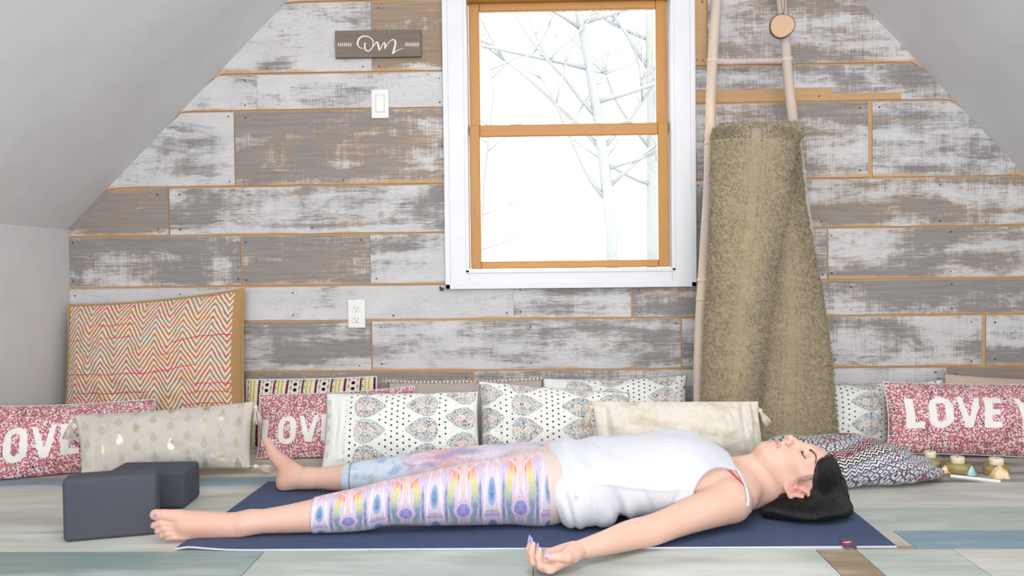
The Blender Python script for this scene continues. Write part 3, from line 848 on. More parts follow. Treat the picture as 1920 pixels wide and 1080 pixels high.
# front row
d = cushion('cushion', 'beige lumbar cushion printed with small gold drops, cream tassels at its corners', 'cushion', None,
    [(138, 778), (478, 752), (470, 878), (152, 893)], (2.95, 3.10), (2.87, 3.02), .12, gold_drop_mat('gold_drop_print'), 80, 40, .03, .06, .006, 15)
tA = d['pt'](-1, 1, 1) + Vector((-.002, -.006, -.004)); tB = d['pt'](1, 1, 1) + Vector((.002, -.006, -.004)); tC = d['pt'](1, -1, 1) + Vector((.002, -.004, .01))
place(d, [('tassel', tassel_me(tA, (-.12, -.25, -1), .05, .018, 1), M_TAS, None), ('tassel', tassel_me(tB, (.22, -.25, -1), .05, .017, 2), M_TAS, None),
          ('tassel', tassel_me(tC, (1, -.1, -.15), .045, .014, 3), M_TAS, None)])
d = cushion('cushion', 'white block print cushion behind the far calf, left one of the front pair', 'cushion', GW,
    [(612, 737), (897, 733), (902, 872), (602, 882)], (3.18, 3.20), (3.06, 3.09), .12, block_print('block_print_left', .262, .070, True), 80, 44, .03, .045, .006, 16)
place(d, [('piping', seam(d, .0016), M_PIPEG, None)])
d = cushion('cushion', 'white block print cushion behind the thighs, the right one of the front pair', 'cushion', GW,
    [(897, 714), (1180, 737), (1184, 860), (902, 868)], (3.32, 3.30), (3.17, 3.17), .12, block_print('block_print_mid', .268, .045), 80, 44, .03, .045, .006, 17)
place(d, [('piping', seam(d, .0016), M_PIPEG, None)])
d = cushion('cushion', 'cream satin lumbar cushion with tassels, leaning behind the torso', 'cushion', None,
    [(1108, 752), (1422, 752), (1436, 868), (1122, 880)], (3.03, 3.05), (2.99, 3.01), .13, bolster_mat('cream_satin'), 90, 44, .015, .02, .009, 18, dents=((-.50, 1.0, .10, .5, .03), (.93, .5, .05, .5, .02), (.80, .7, .04, .4, .02), (-.86, .3, .05, .7, .015)))
tA = d['pt'](-.98, .96, 1) + Vector((0, -.008, 0)); tB = d['pt'](.98, .85, 1) + Vector((0, -.008, 0)); tC = d['pt'](.97, -.75, 1) + Vector((0, -.01, 0.01))
place(d, [('tassel', tassel_me(tA, (-.35, -.25, -1), .06, .018, 4), M_TAS, None), ('tassel', tassel_me(tB, (.45, -.3, -.9), .045, .014, 5), M_TAS, None),
          ('tassel', tassel_me(tC, (-.1, -.3, -1), .035, .013, 6), M_TAS, None)])
# patterned floor cushion behind the head
V = []; Fc = []; UV = []
nu, nv = 120, 60
outl = [(1400, 868), (1408, 832), (1432, 812), (1480, 806), (1540, 806), (1592, 818), (1640, 838), (1690, 850), (1728, 856), (1741, 872), (1722, 890), (1690, 904), (1655, 916), (1620, 921), (1575, 910), (1520, 905), (1450, 900), (1412, 890)]
cpx, cpy = 1570, 866
def zafu():
    c0 = F(1575, 905); c0.z = 0
    pts = []
    # plan outline: from the photo's left and right ends, front edge on the floor at 2.80..2.95
    L_ = P(1402, 880, 3.04); R_ = P(1742, 880, 2.93)
    cx = (L_.x + R_.x) / 2; hw = (R_.x - L_.x) / 2 + .015; cx += .012; cy = 2.895
    for j in range(nv + 1):
        ph = -math.pi / 2 + math.pi * j / nv
        for i in range(nu):
            a = 2 * math.pi * i / nu
            ca, sa = math.cos(a), math.sin(a)
            pinch = 1 + .10 * math.cos(2 * a)
            rx = hw * math.copysign(abs(ca) ** .85, ca); ry = .150 * math.copysign(abs(sa) ** .9, sa) 
            rr = max(0, math.cos(ph)) ** (.30 if ph < 0 else .62)
            x = cx + rx * rr
            y = cy + ry * rr + .02 * (ca)
            s = (x - (cx - hw)) / (2 * hw)
            top = .165 * (1 - .40 * max(0, s) ** 1.2) + .008 * math.sin(s * 14)
            if s > .72: top *= 1 - .45 * ((s - .72) / .28) ** 1.4
            z = top * .5 + top * .5 * math.sin(ph)
            w = noise.noise(Vector((x * 8, y * 8, z * 8 + 4)))
            # gathered folds toward the right front knot
            fold = math.sin((y * 60 + z * 95 - x * 12)) * .007 * max(0, s - .45) * 1.8
            n_ = Vector((ca, sa, math.sin(ph)))
            q = Vector((x, y, z)) + n_ * (.010 * w + fold)
            q.z = max(q.z, .004)
            V.append(q); UV.append((x * 1.0 + .3 * z, z * 1.1 + y * .9))
    for j in range(nv):
        for i in range(nu):
            Fc.append((j * nu + i, j * nu + (i + 1) % nu, (j + 1) * nu + (i + 1) % nu, (j + 1) * nu + i))
zafu()
me = mesh('floor_cushion', V, Fc); ul = me.uv_layers.new(name='UVMap')
for l in me.loops:
    v = V[l.vertex_index]
    a = .5
    ul.data[l.index].uv = ((v.x * .82 + v.y * .4) * 1.35, ((-v.x * .42 + v.y * .5 + v.z * 1.0) + 1) * 1.35)
zf = link('floor_cushion', me, tribal_mat('tribal_weave')); tag(zf, 'slumped black and white tribal patterned floor cushion beyond the head', 'cushion')
# ------------------------------------------------------------------ yoga blocks
M_FOAM = plain('charcoal_foam', (76, 78, 88), .8, .25, (420, .25, .0008))
def foam_block(label, a, b, h, w, bev, extra=None):
    """a, b: floor points of the front lower corners"""
    a = a.copy(); b = b.copy(); a.z = b.z = 0
    L = (b - a).length; ex = (b - a).normalized(); ey = Vector((-ex.y, ex.x, 0))
    if ey.y < 0: ey = -ey
    bm = bmesh.new(); bm_box(bm, (0, 0, 0.0008), (L, w, h), bev, 5)
    for v in bm.verts:
        x, y, z = v.co; q = a + ex * x + ey * y; v.co = (q.x, q.y, z)
    o = link('yoga_block', from_bm('yoga_block', bm, True), M_FOAM)
    return tag(o, label, 'yoga block', 'charcoal foam yoga blocks')
ba, bb = F(118, 1019), F(296, 1003)
hb = P(116, 900, ba.y).z
foam_block('charcoal foam yoga block in front, standing nearest the bare toes', ba, bb, hb, .085, .012)
bc, bd = F(196, 958), F(346, 955)
foam_block('charcoal foam yoga block standing behind the other block', bc, bd, P(300, 884, bd.y).z, .150, .013)
# ------------------------------------------------------------------ yoga mat
mc = [F(329, 1034), F(1681, 1027), F(1529, 903), F(503, 905)]     # near left, near right, far right, far left
g = G('navy_rubber_mat', .75, .3); o_ = g.obj(); x, y, z = g.sep(o_)
n1 = g.noise(g.com(x * 1.0, y * 2.0), 6, 5); n2 = g.noise(g.com(x * 18.0, y * 70.0), 6, 2)
g.col(g.mul(g.mix(n1, lin((60, 72, 102)), lin((72, 86, 116))), g.mix(n2, (.92, .92, .92, 1), (1.06, 1.06, 1.06, 1)))); g.bump(n2 + g.noise(o_, 500, 2), .3, .0008)
M_MAT = g.mat; M_MATW = plain('pale_mat_underside', (206, 208, 226), .7, .2)
bm = bmesh.new(); nx, ny = 120, 30
def mat_pt(u, v):
    a = mc[0].lerp(mc[1], u); b = mc[3].lerp(mc[2], u); p = a.lerp(b, v)
    lift = .010 * math.exp(-(u / .05) ** 2 - (v / .25) ** 2) * (1 - math.exp(-((u + .0) / .012) ** 2) * .6)
    e = .006 * max(0, 1 - v / .04) * 0
    return p.x, p.y, lift + e
TH = .0048
def rc(u, v):   # rounded corners
    return u, v
tops = [[bm.verts.new((lambda p: (p[0], p[1], p[2] + TH))(mat_pt(i / nx, j / ny))) for i in range(nx + 1)] for j in range(ny + 1)]
bots = [[bm.verts.new((lambda p: (p[0], p[1], p[2] + .0006))(mat_pt(i / nx, j / ny))) for i in range(nx + 1)] for j in range(ny + 1)]
def rim(k):
    for j in (range(ny + 1)):
        pass
for j in range(ny):
    for i in range(nx):
        bm.faces.new((tops[j][i], tops[j][i + 1], tops[j + 1][i + 1], tops[j + 1][i])).material_index = 0
        bm.faces.new((bots[j][i], bots[j + 1][i], bots[j + 1][i + 1], bots[j][i + 1])).material_index = 1
for i in range(nx):
    bm.faces.new((bots[0][i], bots[0][i + 1], tops[0][i + 1], tops[0][i])).material_index = 1
    bm.faces.new((tops[ny][i], tops[ny][i + 1], bots[ny][i + 1], bots[ny][i])).material_index = 1
for j in range(ny):
    bm.faces.new((tops[j][0], tops[j + 1][0], bots[j + 1][0], bots[j][0])).material_index = 1
    bm.faces.new((bots[j][nx], bots[j + 1][nx], tops[j + 1][nx], tops[j][nx])).material_index = 1
root = empty('yoga_mat', ((mc[0].x + mc[1].x) / 2, (mc[0].y + mc[3].y) / 2, 0), label='navy blue yoga mat with a pale underside, spread on the floor under the person', cat='yoga mat')
adopt(root, link('mat_sheet', from_bm('mat_sheet', bm), [M_MAT, M_MATW]))
# corner badge
p0 = F(1581, 1027, TH); p1 = F(1607, 1027, TH); p2 = F(1598, 1012, TH); p3 = F(1573, 1012, TH)
def fq(a, b): return p0.lerp(p1, a).lerp(p3.lerp(p2, a), b)
zt = TH + .0003
V = [(q.x, q.y, z_) for z_ in (zt, zt + .0012) for q in (p0, p1, p2, p3)]
adopt(root, link('corner_tab', mesh('corner_tab', V, [(0, 3, 2, 1), (4, 5, 6, 7), (0, 1, 5, 4), (1, 2, 6, 5), (2, 3, 7, 6), (3, 0, 4, 7)], False), plain('plum_tab', (92, 62, 84), .6)))
ring = []
for k in range(25):
    a = 2 * math.pi * k / 24; q = fq(.5 + .40 * math.cos(a), .62 + .34 * math.sin(a)); ring.append((q.x, q.y, zt + .0016))
adopt(root, tube('emblem_ring', ring, .0010, plain('red_print', (170, 52, 66), .6), None, 6))
q = fq(.5, .60)
adopt(root, link('emblem', mesh('emblem', *join_data([ell_data((q.x + dx, q.y + dy, zt + .0014), rx, ry, .0006, 12, 6) for dx, dy, rx, ry in ((-.004, 0, .007, .0028), (.005, .002, .006, .003), (.0, -.002, .004, .002))])), plain('white_print', (236, 226, 228), .6)))
# ------------------------------------------------------------------ wall plates and sign
M_PLATE = plain('white_plastic', (232, 232, 230), .35, .5)
M_SLOT = plain('dark_slot', (60, 58, 58), .6)
def at_wall(px, py, off=.0): return P(px, py, YW - .003 - off)
c = at_wall(713, 195); root = empty('light_switch', (c.x, YW - .003, c.z), label='white rocker light switch plate below the wooden sign', cat='light switch')
adopt(root, box('switch_plate', (c.x - .035, YW - .009, c.z - .058), (c.x + .035, YW - .0025, c.z + .058), M_PLATE, None, .002))
adopt(root, box('rocker', (c.x - .0165, YW - .0125, c.z - .033), (c.x + .0165, YW - .0085, c.z + .033), M_PLATE, None, .002))
adopt(root, box('rocker_frame', (c.x - .019, YW - .0096, c.z - .0355), (c.x + .019, YW - .0088, c.z + .0355), plain('grey_plastic_gap', (196, 196, 196), .5), None))
for s in (-1, 1):
    sc_ = adopt(root, link('screw', mesh('screw', *lathe_data([(.0025, 0), (.0025, .001)], (0, 0, 0), 10)), M_PLATE))
    for v in sc_.data.vertices: v.co = Vector((c.x + v.co.x, YW - .0088 - v.co.z, c.z + s * .048 + v.co.y))
c = at_wall(669, 588); root = empty('power_outlet', (c.x, YW - .003, c.z), label='white double power outlet low on the plank wall', cat='power outlet')
adopt(root, box('outlet_plate', (c.x - .035, YW - .009, c.z - .058), (c.x + .035, YW - .0025, c.z + .058), M_PLATE, None, .002))
for s in (-1, 1):
    zc = c.z + s * .0225
    rcp = adopt(root, box('receptacle', (c.x - .017, YW - .0115, zc - .0145), (c.x + .017, YW - .0085, zc + .0145), M_PLATE, None, .0025))
    bm = bmesh.new()
    bm_box(bm, (c.x - .0075, YW - .0120, zc - .002), (c.x - .0055, YW - .0112, zc + .007)); bm_box(bm, (c.x + .0055, YW - .0120, zc - .001), (c.x + .0075, YW - .0112, zc + .006)); bm_box(bm, (c.x - .002, YW - .0120, zc - .010), (c.x + .002, YW - .0112, zc - .006))
    so = link('slot', from_bm('slot', bm), M_SLOT); so.parent = rcp; so.matrix_parent_inverse = Matrix.Translation(root.location)
    so.matrix_parent_inverse = Matrix.Identity(4)
# om sign
a = at_wall(630, 60); b = at_wall(791, 109); cz = (at_wall(710, 59).z + at_wall(710, 109).z) / 2; hz = .0545; cx = (a.x + b.x) / 2; hx = (b.x - a.x) / 2
root = empty('wooden_sign', (cx, YW - .003, cz), label='small brown wooden sign with white brush lettering and leaf sprigs', cat='sign')
M_SIGN = pine_mat('dark_stained_board', (104, 92, 84), (140, 128, 118), (4, 4, 50), .8)
bm = bmesh.new(); bm_box(bm, (cx - hx, YW - .024, cz - hz), (cx + hx, YW - .0025, cz + hz), .002)
adopt(root, link('sign_board', from_bm('sign_board', bm), M_SIGN))
M_WPAINT = plain('white_brush_paint', (238, 236, 232), .8, .2)
def s2(px, py):                                                       # crop place -> sign face
    X_, Y_ = 600 + px / 5.4, 30 + py / 5.4
    q = P(X_, Y_, YW - .0245); return Vector((q.x, YW - .0245, q.z))
def stroke(pts, ws):
    P_ = [s2(*p) for p in pts]; out = []; rr = []
    n = len(P_)
    for i in range(n - 1):                                            # catmull-rom
        p0, p1, p2, p3 = P_[max(i - 1, 0)], P_[i], P_[i + 1], P_[min(i + 2, n - 1)]
        for k in range(6):
            t = k / 6
            out.append(.5 * ((2 * p1) + (p2 - p0) * t + (2 * p0 - 5 * p1 + 4 * p2 - p3) * t * t + (3 * p1 - p0 - 3 * p2 + p3) * t ** 3)); rr.append((ws[i] * (1 - t) + ws[i + 1] * t) / 5.4 / 461)
    out.append(P_[-1]); rr.append(ws[-1] / 5.4 / 461)
    return tube_data(out, rr, 8, True, (.35, (0, 1, 0)))
om = [stroke([(440, 330), (400, 318), (380, 280), (396, 230), (440, 205), (495, 212), (535, 250), (532, 310), (500, 352), (470, 350), (452, 318), (458, 270)], [3, 5, 8, 9, 7, 5, 5, 5, 5, 7, 8, 7]),
      stroke([(500, 352), (545, 300), (575, 262), (590, 300), (604, 350)], [4, 4, 6, 10, 9]), stroke([(604, 350), (628, 300), (650, 268), (660, 300), (656, 332)], [4, 4, 6, 8, 7]),
      stroke([(656, 332), (700, 262), (745, 240), (765, 270), (752, 330), (736, 384)], [4, 4, 6, 9, 10, 9]), stroke([(736, 384), (780, 350), (844, 326)], [4, 4, 2])]
adopt(root, link('lettering', mesh('lettering', *join_data(om)), M_WPAINT))
def sprig(x0, x1, yc, dr):
    parts = [stroke([(x0, yc + 2), ((x0 + x1) / 2, yc), (x1, yc + 2)], [1.5, 1.5, 1.5])]
    for k in range(7):
        x = x0 + (x1 - x0) * (k + .3) / 7
        for s in (-1, 1):
            parts.append(stroke([(x, yc), (x + dr * 10, yc + s * 10), (x + dr * 4, yc + s * 24)], [2, 3.4, 1]))
    return mesh('sprig', *join_data(parts))
adopt(root, link('sprig', sprig(172, 320, 290, 1), M_WPAINT)); adopt(root, link('sprig', sprig(1006, 862, 288, -1), M_WPAINT))
# small dark hooks beside the lower casing corners
for px, py, lb in ((829, 542, 'tiny dark clip at the lower left corner of the window casing'), (1307, 529, 'tiny dark clip at the lower right corner of the window casing')):
    q = at_wall(px, py); bm = bmesh.new(); bm_box(bm, (q.x - .007, YW - .016, q.z - .006), (q.x + .007, YW - .0025, q.z + .006), .002)
    bm_box(bm, (q.x - .010, YW - .020, q.z + .002), (q.x - .003, YW - .010, q.z + .011), .002)
    tag(link('wall_clip', from_bm('wall_clip', bm), plain('black_plastic', (30, 30, 32), .5)), lb, 'clip', 'casing corner clips')
# ------------------------------------------------------------------ ladder
M_POLE = None
g = G('limewashed_pole', .7, .25); x, y, z = g.sep(g.obj())
n = g.noise(g.com(x * 20, y * 20, z * 3.0), 1, 4); n2 = g.noise(g.com(x * 4, y * 4, z * 2.2), 1.2, 2)
g.col(g.mix(n, g.mix(g.ss(n2, .4, .6), lin((196, 172, 148)), lin((178, 162, 158))), g.mix(g.ss(n2, .4, .6), lin((222, 202, 180)), lin((204, 190, 184))))); g.bump(n, .3, .003); M_POLE = g.mat
def lean(z): return 3.535 - (2.35 - z) * .135                          # depth of the rails at height z
def at_z(px0, py0, px1, py1, z):                                     # rail line in the photo evaluated at height z
    lo, hi = 0.0, 1.6
    best = None
    for k in range(400):
        t = -0.8 + 2.4 * k / 399
        p = P(px0 + (px1 - px0) * t, py0 + (py1 - py0) * t, lean(z))
        if best is None or abs(p.z - z) < best[0]: best = (abs(p.z - z), p)
    return best[1]
root = empty('ladder', (at_z(1341, 0, 1308, 745, .3).x + .3, lean(0), 0), label='pale limewashed wooden ladder leaning on the plank wall, right of the window', cat='ladder')
def rail(a, b, rads, seed):
    pts = []; rr = []
    for k in range(41):
        z = .008 + (2.35 - .008) * k / 40
        p = at_z(*a, *b, z); p.x += .004 * math.sin(z * 7 + seed) + .003 * noise.noise(Vector((z * 4, seed, 0)))
        pts.append(p); rr.append(rads * (1.06 - .05 * k / 40 + .05 * noise.noise(Vector((z * 5, seed, 3)))))
    return pts, rr
pl, rl_ = rail((1343, 0), (1309, 745), .0195, 1); pr, rr_ = rail((1463, 0), (1548, 745), .0185, 2)
adopt(root, tube('rail', pl, rl_, M_POLE, None, 16)); adopt(root, tube('rail', pr, rr_, M_POLE, None, 16))
def rail_at(pts, z):
    for i in range(len(pts) - 1):
        if pts[i].z <= z <= pts[i + 1].z:
            return pts[i].lerp(pts[i + 1], (z - pts[i].z) / (pts[i + 1].z - pts[i].z))
    return pts[-1]
def zpx(py, Y): return P(1400, py, Y).z
rung_z = [zpx(119, 3.46), zpx(243, 3.42), .98, .64, .30, 1.98]
for z in rung_z:
    a = rail_at(pl, z); b = rail_at(pr, z - .002)
    adopt(root, tube('rung', [a, a.lerp(b, .33) + Vector((0, 0, -.002)), a.lerp(b, .66), b], [.0135, .0125, .0125, .0135], M_POLE, None, 12))
M_WRAP = plain('pale_twine_wrap', (212, 196, 180), .8, .1, (500, .5, .001))
for pts, zs in ((pl, [zpx(118, 3.46), zpx(270, 3.4), zpx(560, 3.35), zpx(525, 3.35)]), (pr, [zpx(118, 3.46), zpx(328, 3.4)])):
    for z in zs:
        a = rail_at(pts, z - .008); b = rail_at(pts, z + .008)
        adopt(root, tube('wrapping', [a, a.lerp(b, .5), b], [.0215, .0225, .0215], M_WRAP, None, 16))
# wood slice pendant hanging from the top
c = P(1466, 49, lean(1.6) - .045)
root = empty('wood_slice_ornament', c, label='round wood slice ornament hanging on a cord from the ladder', cat='ornament')
g = G('wood_slice', .7, .2); x, y, z = g.sep(g.obj())
d_ = g.hyp(x - c.x - .004, z - c.z) + (g.noise(g.obj(), 18, 2) - .5) * .01
rings = g.ss(g.abs(g.sin(d_ * 700.0)), .2, .9)
cc = g.mix(rings * .35, lin((212, 178, 150)), lin((186, 146, 116))); g.col(cc); M_SLICE = g.mat
M_BARKB = plain('brown_bark', (112, 84, 66), .9, .1, (90, .6, .004))
V = []; n = 48
def sl_r(a): return .047 * (1 + .05 * math.sin(2 * a + .6) + .03 * math.sin(3 * a + 1))
rings_ = [(0.92, -.0072), (.97, -.0065), (1.0, -.0035), (1.0, .004), (.95, .0072)]
for s, y in rings_:
    for k in range(n):
        a = 2 * math.pi * k / n; r_ = sl_r(a) * s; V.append((c.x + r_ * math.cos(a), c.y + y, c.z + r_ * math.sin(a)))
Fc = []
for i in range(len(rings_) - 1):
    for k in range(n): Fc.append((i * n + k, i * n + (k + 1) % n, (i + 1) * n + (k + 1) % n, (i + 1) * n + k))
adopt(root, link('bark_rim', mesh('bark_rim', V, Fc), M_BARKB))
V2 = [(x, y - .0002, z) for x, y, z in V[:n]] + [(x, y, z) for x, y, z in V[-n:]]
adopt(root, link('slice_face', mesh('slice_face', V2, [tuple(range(n)), tuple(range(2 * n - 1, n - 1, -1))] + [(k, n + k, n + (k + 1) % n, (k + 1) % n) for k in range(n)], False), M_SLICE))
topz = rung_z[5]
ry = rail_at(pr, topz)
adopt(root, tube('cord', [Vector((c.x + .004, c.y - .009, c.z + .040)), Vector((c.x + .010, c.y - .006, c.z + .075)), Vector((c.x + .003, c.y + .0, c.z + .16)), Vector((c.x - .01, lean(topz) - .014, topz)), Vector((c.x - .012, lean(topz) + .0, topz + .015))], .0016, plain('brown_cord', (150, 108, 78), .9), None, 6))
adopt(root, tube('cord', [Vector((c.x + .002, c.y - .009, c.z + .040)), Vector((c.x - .002, c.y - .006, c.z + .075)), Vector((c.x - .008, c.y + .0, c.z + .16)), Vector((c.x - .02, lean(topz) - .014, topz)), Vector((c.x - .022, lean(topz) + .0, topz + .015))], .0016, bpy.data.materials['brown_cord'], None, 6))
# ------------------------------------------------------------------ sherpa throw on the second rung
g = G('olive_sherpa_fleece', 1.0, .05); o_ = g.obj()
n = g.noise(o_, 120, 4, .65); n2 = g.noise(o_, 9, 3); n3 = g.noise(o_, 38, 3)
g.col(g.mix(n2 * .35 + n * .5 + n3 * .25, lin((108, 94, 70)), lin((198, 182, 150)))); g.bump(n * 1.4 + n3, .9, .006); g.b.inputs['Sheen Weight'].default_value = .5; g.b.inputs['Sheen Roughness'].default_value = .5
M_FLEECE = g.mat
def fleece(left, right, ypx, depths, th, seed, folds, nu=110, nv=300):
    """a hanging layer: left/right edges as photo places per level, given its own depth, a closed slab with woolly surface"""
    V = []; Fc = []
    m = len(left)
    def interp(arr, t):
        x = t * (m - 1); i = min(int(x), m - 2); f = x - i; f = f
        a, b = arr[i], arr[i + 1]
        return a + (b - a) * f
    rings = []
    for j in range(nv + 1):
        t = j / nv; xl = interp(left, t); xr = interp(right, t); y = interp(ypx, t); Y = interp(depths, t)
        row = []
        for i in range(nu):
            a = 2 * math.pi * i / nu
            u = math.copysign(abs(math.cos(a)) ** .55, math.cos(a)); w = math.copysign(abs(math.sin(a)) ** .8, math.sin(a))
            px = xl + (xr - xl) * (u + 1) / 2
            p = P(px, y, Y)
            f = sum(am * math.sin(fr * (u + 1) + ph + t * sl2) for am, fr, ph, sl2 in folds) * min(1, t * 3 + .15)
            thick = th * (1 + .25 * math.sin(3 * u + seed))
            yy = Y + f - w * thick / 2 * -1
            p.y = yy
            nn = noise.noise(Vector((p.x * 70, p.z * 70, yy * 70 + seed))) * .0038 + noise.noise(Vector((p.x * 150, p.z * 150, yy * 150 + seed))) * .0030 + noise.noise(Vector((p.x * 14, p.z * 14, seed))) * .004
            p += Vector((math.cos(a), math.sin(a), 0)) * nn
            p.y = min(p.y, YW - .04)
            p.z += noise.noise(Vector((p.x * 120, p.z * 120, 3 + seed))) * .003
            p.z = max(p.z, .006)
            row.append(len(V)); V.append(p)
        rings.append(row)
    for j in range(nv):
        for i in range(nu):
            Fc.append((rings[j][i], rings[j + 1][i], rings[j + 1][(i + 1) % nu], rings[j][(i + 1) % nu]))
    Fc.append(tuple(rings[0])); Fc.append(tuple(rings[-1][::-1]))
    return V, Fc
zr = rung_z[1]
# levels at y px:           236   260   420   560   680   760   830
L1 = fleece([1341, 1336, 1334, 1329, 1322, 1318, 1314], [1488, 1493, 1478, 1456, 1440, 1428, 1420], [242, 262, 390, 520, 640, 740, 812],
            [3.325, 3.275, 3.22, 3.185, 3.16, 3.15, 3.15], .05, 1, [(.006, 3.0, .4, 1.0), (.004, 6.0, 1.0, 3.0)])
L2 = fleece([1395, 1395, 1420, 1425, 1405, 1390, 1372], [1494, 1497, 1509, 1537, 1556, 1563, 1576], [246, 266, 390, 530, 660, 760, 862],
            [3.352, 3.34, 3.315, 3.28, 3.25, 3.22, 3.195], .036, 2, [(.010, 3.4, 2.2, 1.2), (.005, 8.0, .5, 2.0)])
# roll over the rung
ov = []
a = rail_at(pl, zr); b = rail_at(pr, zr)
nseg = 60; na = 40; V = []; Fc = []
xl_, xr2 = P(1341, 245, 3.38).x, P(1496, 245, 3.42).x
for i in range(nseg + 1):
    x = xl_ + (xr2 - xl_) * i / nseg
    endf = min(1, i / 5 + .35, (nseg - i) / 5 + .35)
    for k in range(na):
        an = 2 * math.pi * k / na
        r_ = .034 * (endf ** .5)
        p = Vector((x, lean(zr) - .018 + r_ * 1.35 * math.cos(an), zr - .018 + r_ * .95 * math.sin(an)))
        p += Vector((0, math.cos(an), math.sin(an))) * (noise.noise(p * 70) * .004 + noise.noise(p * 150) * .003)
        V.append(p)
for i in range(nseg):
    for k in range(na): Fc.append((i * na + k, i * na + (k + 1) % na, (i + 1) * na + (k + 1) % na, (i + 1) * na + k))
Fc.append(tuple(range(na))); Fc.append(tuple(nseg * na + k for k in range(na))[::-1])
TWV, TWF = join_data([L1, L2, (V, Fc)])
tm = mesh('tmp', TWV, TWF); nb = len(tm.vertices)
co = np.zeros(nb * 3, dtype=np.float32); tm.vertices.foreach_get('co', co); co = co.reshape(-1, 3); nn = np.zeros(nb * 3, dtype=np.float32); tm.vertices.foreach_get('normal', nn); nn = nn.reshape(-1, 3)
rs = np.random.RandomState(2); NT = 90000; pick = rs.randint(0, nb, NT)
p0 = co[pick] + rs.normal(0, .0022, (NT, 3)); dn = nn[pick] + rs.normal(0, .55, (NT, 3)); dn /= np.linalg.norm(dn, axis=1, keepdims=True)
sd = np.cross(dn, rs.normal(0, 1, (NT, 3))); sd /= np.linalg.norm(sd, axis=1, keepdims=True)
Lh = rs.uniform(.004, .0105, (NT, 1)); tip = p0 + dn * Lh + sd * Lh * rs.uniform(-.5, .5, (NT, 1)); md = p0 + dn * Lh * .55
wv = .0011
TV3 = np.stack([p0 - sd * wv - dn * .002, p0 + sd * wv - dn * .002, md + sd * wv * 1.2, md - sd * wv * 1.2, tip], 1).reshape(-1, 3)
TV3[:, 2] = np.maximum(TV3[:, 2], .003); TV3[:, 1] = np.minimum(TV3[:, 1], YW - .03)
bi = nb + 5 * np.arange(NT)
FF = TWF + [t for b_ in bi.tolist() for t in ((b_, b_ + 1, b_ + 2, b_ + 3), (b_ + 3, b_ + 2, b_ + 4))]
tw = link('throw_blanket', mesh('throw_blanket', co.tolist() + TV3.tolist(), FF), M_FLEECE); bpy.data.meshes.remove(tm)
tag(tw, 'fluffy olive brown sherpa throw draped over the ladder and hanging to the cushions', 'blanket')
# ------------------------------------------------------------------ candles and crystals on the floor, right
g = G('amber_tinted_glass', .08, .5); g.col(lin((236, 224, 168))); g.b.inputs['Transmission Weight'].default_value = .75; g.b.inputs['IOR'].default_value = 1.25; M_GLASS = g.mat
M_WAX = plain('cream_wax', (238, 226, 200), .5, .4); M_WICK = plain('black_wick', (40, 36, 34), .9)
M_GEL = plain('golden_wax', (232, 218, 158), .4, .5)
def candle(px, py, r, label, hs=1.0):
    q = F(px, py); q.z = 0
    root = empty('candle', q, label=label, cat='candle', group='candles in glass bowls by the pink cushion')
    pr_ = [(.0, .001), (r * .86, .001), (r * .97, .006), (r, .018 * hs), (r * .98, .036 * hs), (r * .95, .036 * hs), (r * .95, .018 * hs), (r * .9, .010), (.001, .009)]
    adopt(root, link('glass_bowl', mesh('glass_bowl', *lathe_data(pr_, q, 32)), M_GLASS))
    adopt(root, link('golden_base', mesh('golden_base', *lathe_data([(.001, .0095), (r * .86, .0105), (r * .9, .018), (r * .9, .024), (.001, .024)], q, 28)), M_GEL))
    c2 = Vector((q.x, q.y, .024)); w_ = r * .56
    adopt(root, link('candle_wax', mesh('candle_wax', *lathe_data([(w_, 0), (w_, .026 * hs), (w_ * .95, .030 * hs), (w_ * .75, .029 * hs), (.001, .027 * hs)], c2, 28)), M_WAX))
    adopt(root, tube('wick', [c2 + Vector((0, 0, .026 * hs)), c2 + Vector((.001, 0, .031 * hs))], .0012, M_WICK, None, 6))
    return root
candle(1744, 878, .034, 'cream candle half hidden behind the patterned floor cushion', 1.15)
candle(1795, 886, .040, 'cream candle in a golden glass bowl, left of the green crystal')
candle(1868, 889, .040, 'cream candle in a golden glass bowl behind the large amber crystal')
candle(1952, 890, .040, 'cream candle cut off by the right edge of the picture')
def crystal(px, py, w, h, seed, mat, label, name='crystal'):
    q = F(px, py); r_ = random.Random(seed); bm = bmesh.new()
    pts = []
    for k in range(7):
        a = 2 * math.pi * k / 7 + r_.uniform(-.2, .2); rr = w * r_.uniform(.85, 1.1)
        pts.append((q.x + rr * math.cos(a), q.y + rr * .7 * math.sin(a), .0008)); pts.append((q.x + rr * .72 * math.cos(a + .2), q.y + rr * .5 * math.sin(a + .2), h * r_.uniform(.3, .5)))
    for k in range(3): pts.append((q.x + w * r_.uniform(-.12, .12), q.y + r_.uniform(-.003, .003), h * r_.uniform(.9, 1)))
    for k in range(9): 
        a = r_.uniform(0, 6.28); t = r_.uniform(.3, .85); pts.append((q.x + w * (1 - t) * 1.0 * math.cos(a), q.y + w * .7 * (1 - t) * math.sin(a), h * t))
    vs = [bm.verts.new(p) for p in pts]
    r = bmesh.ops.convex_hull(bm, input=vs)
    bmesh.ops.delete(bm, geom=[v for v in bm.verts if not v.link_faces], context='VERTS')
    o = link(name, from_bm(name, bm), mat); return tag(o, label, 'crystal')
def crys_mat(name, a, b):
    g = G(name, .25, .6); g.col(g.mix(g.ss(g.noise(g.obj(), 45, 3), .4, .6), lin(a), lin(b))); g.b.inputs['Subsurface Weight'].default_value = .3; g.b.inputs['Subsurface Scale'].default_value = .01; return g.mat
crystal(1773, 887, .021, .030, 1, crys_mat('small_amber', (226, 176, 110), (238, 224, 208)), 'small amber and white crystal chunk on the floor, left end of the white wand')
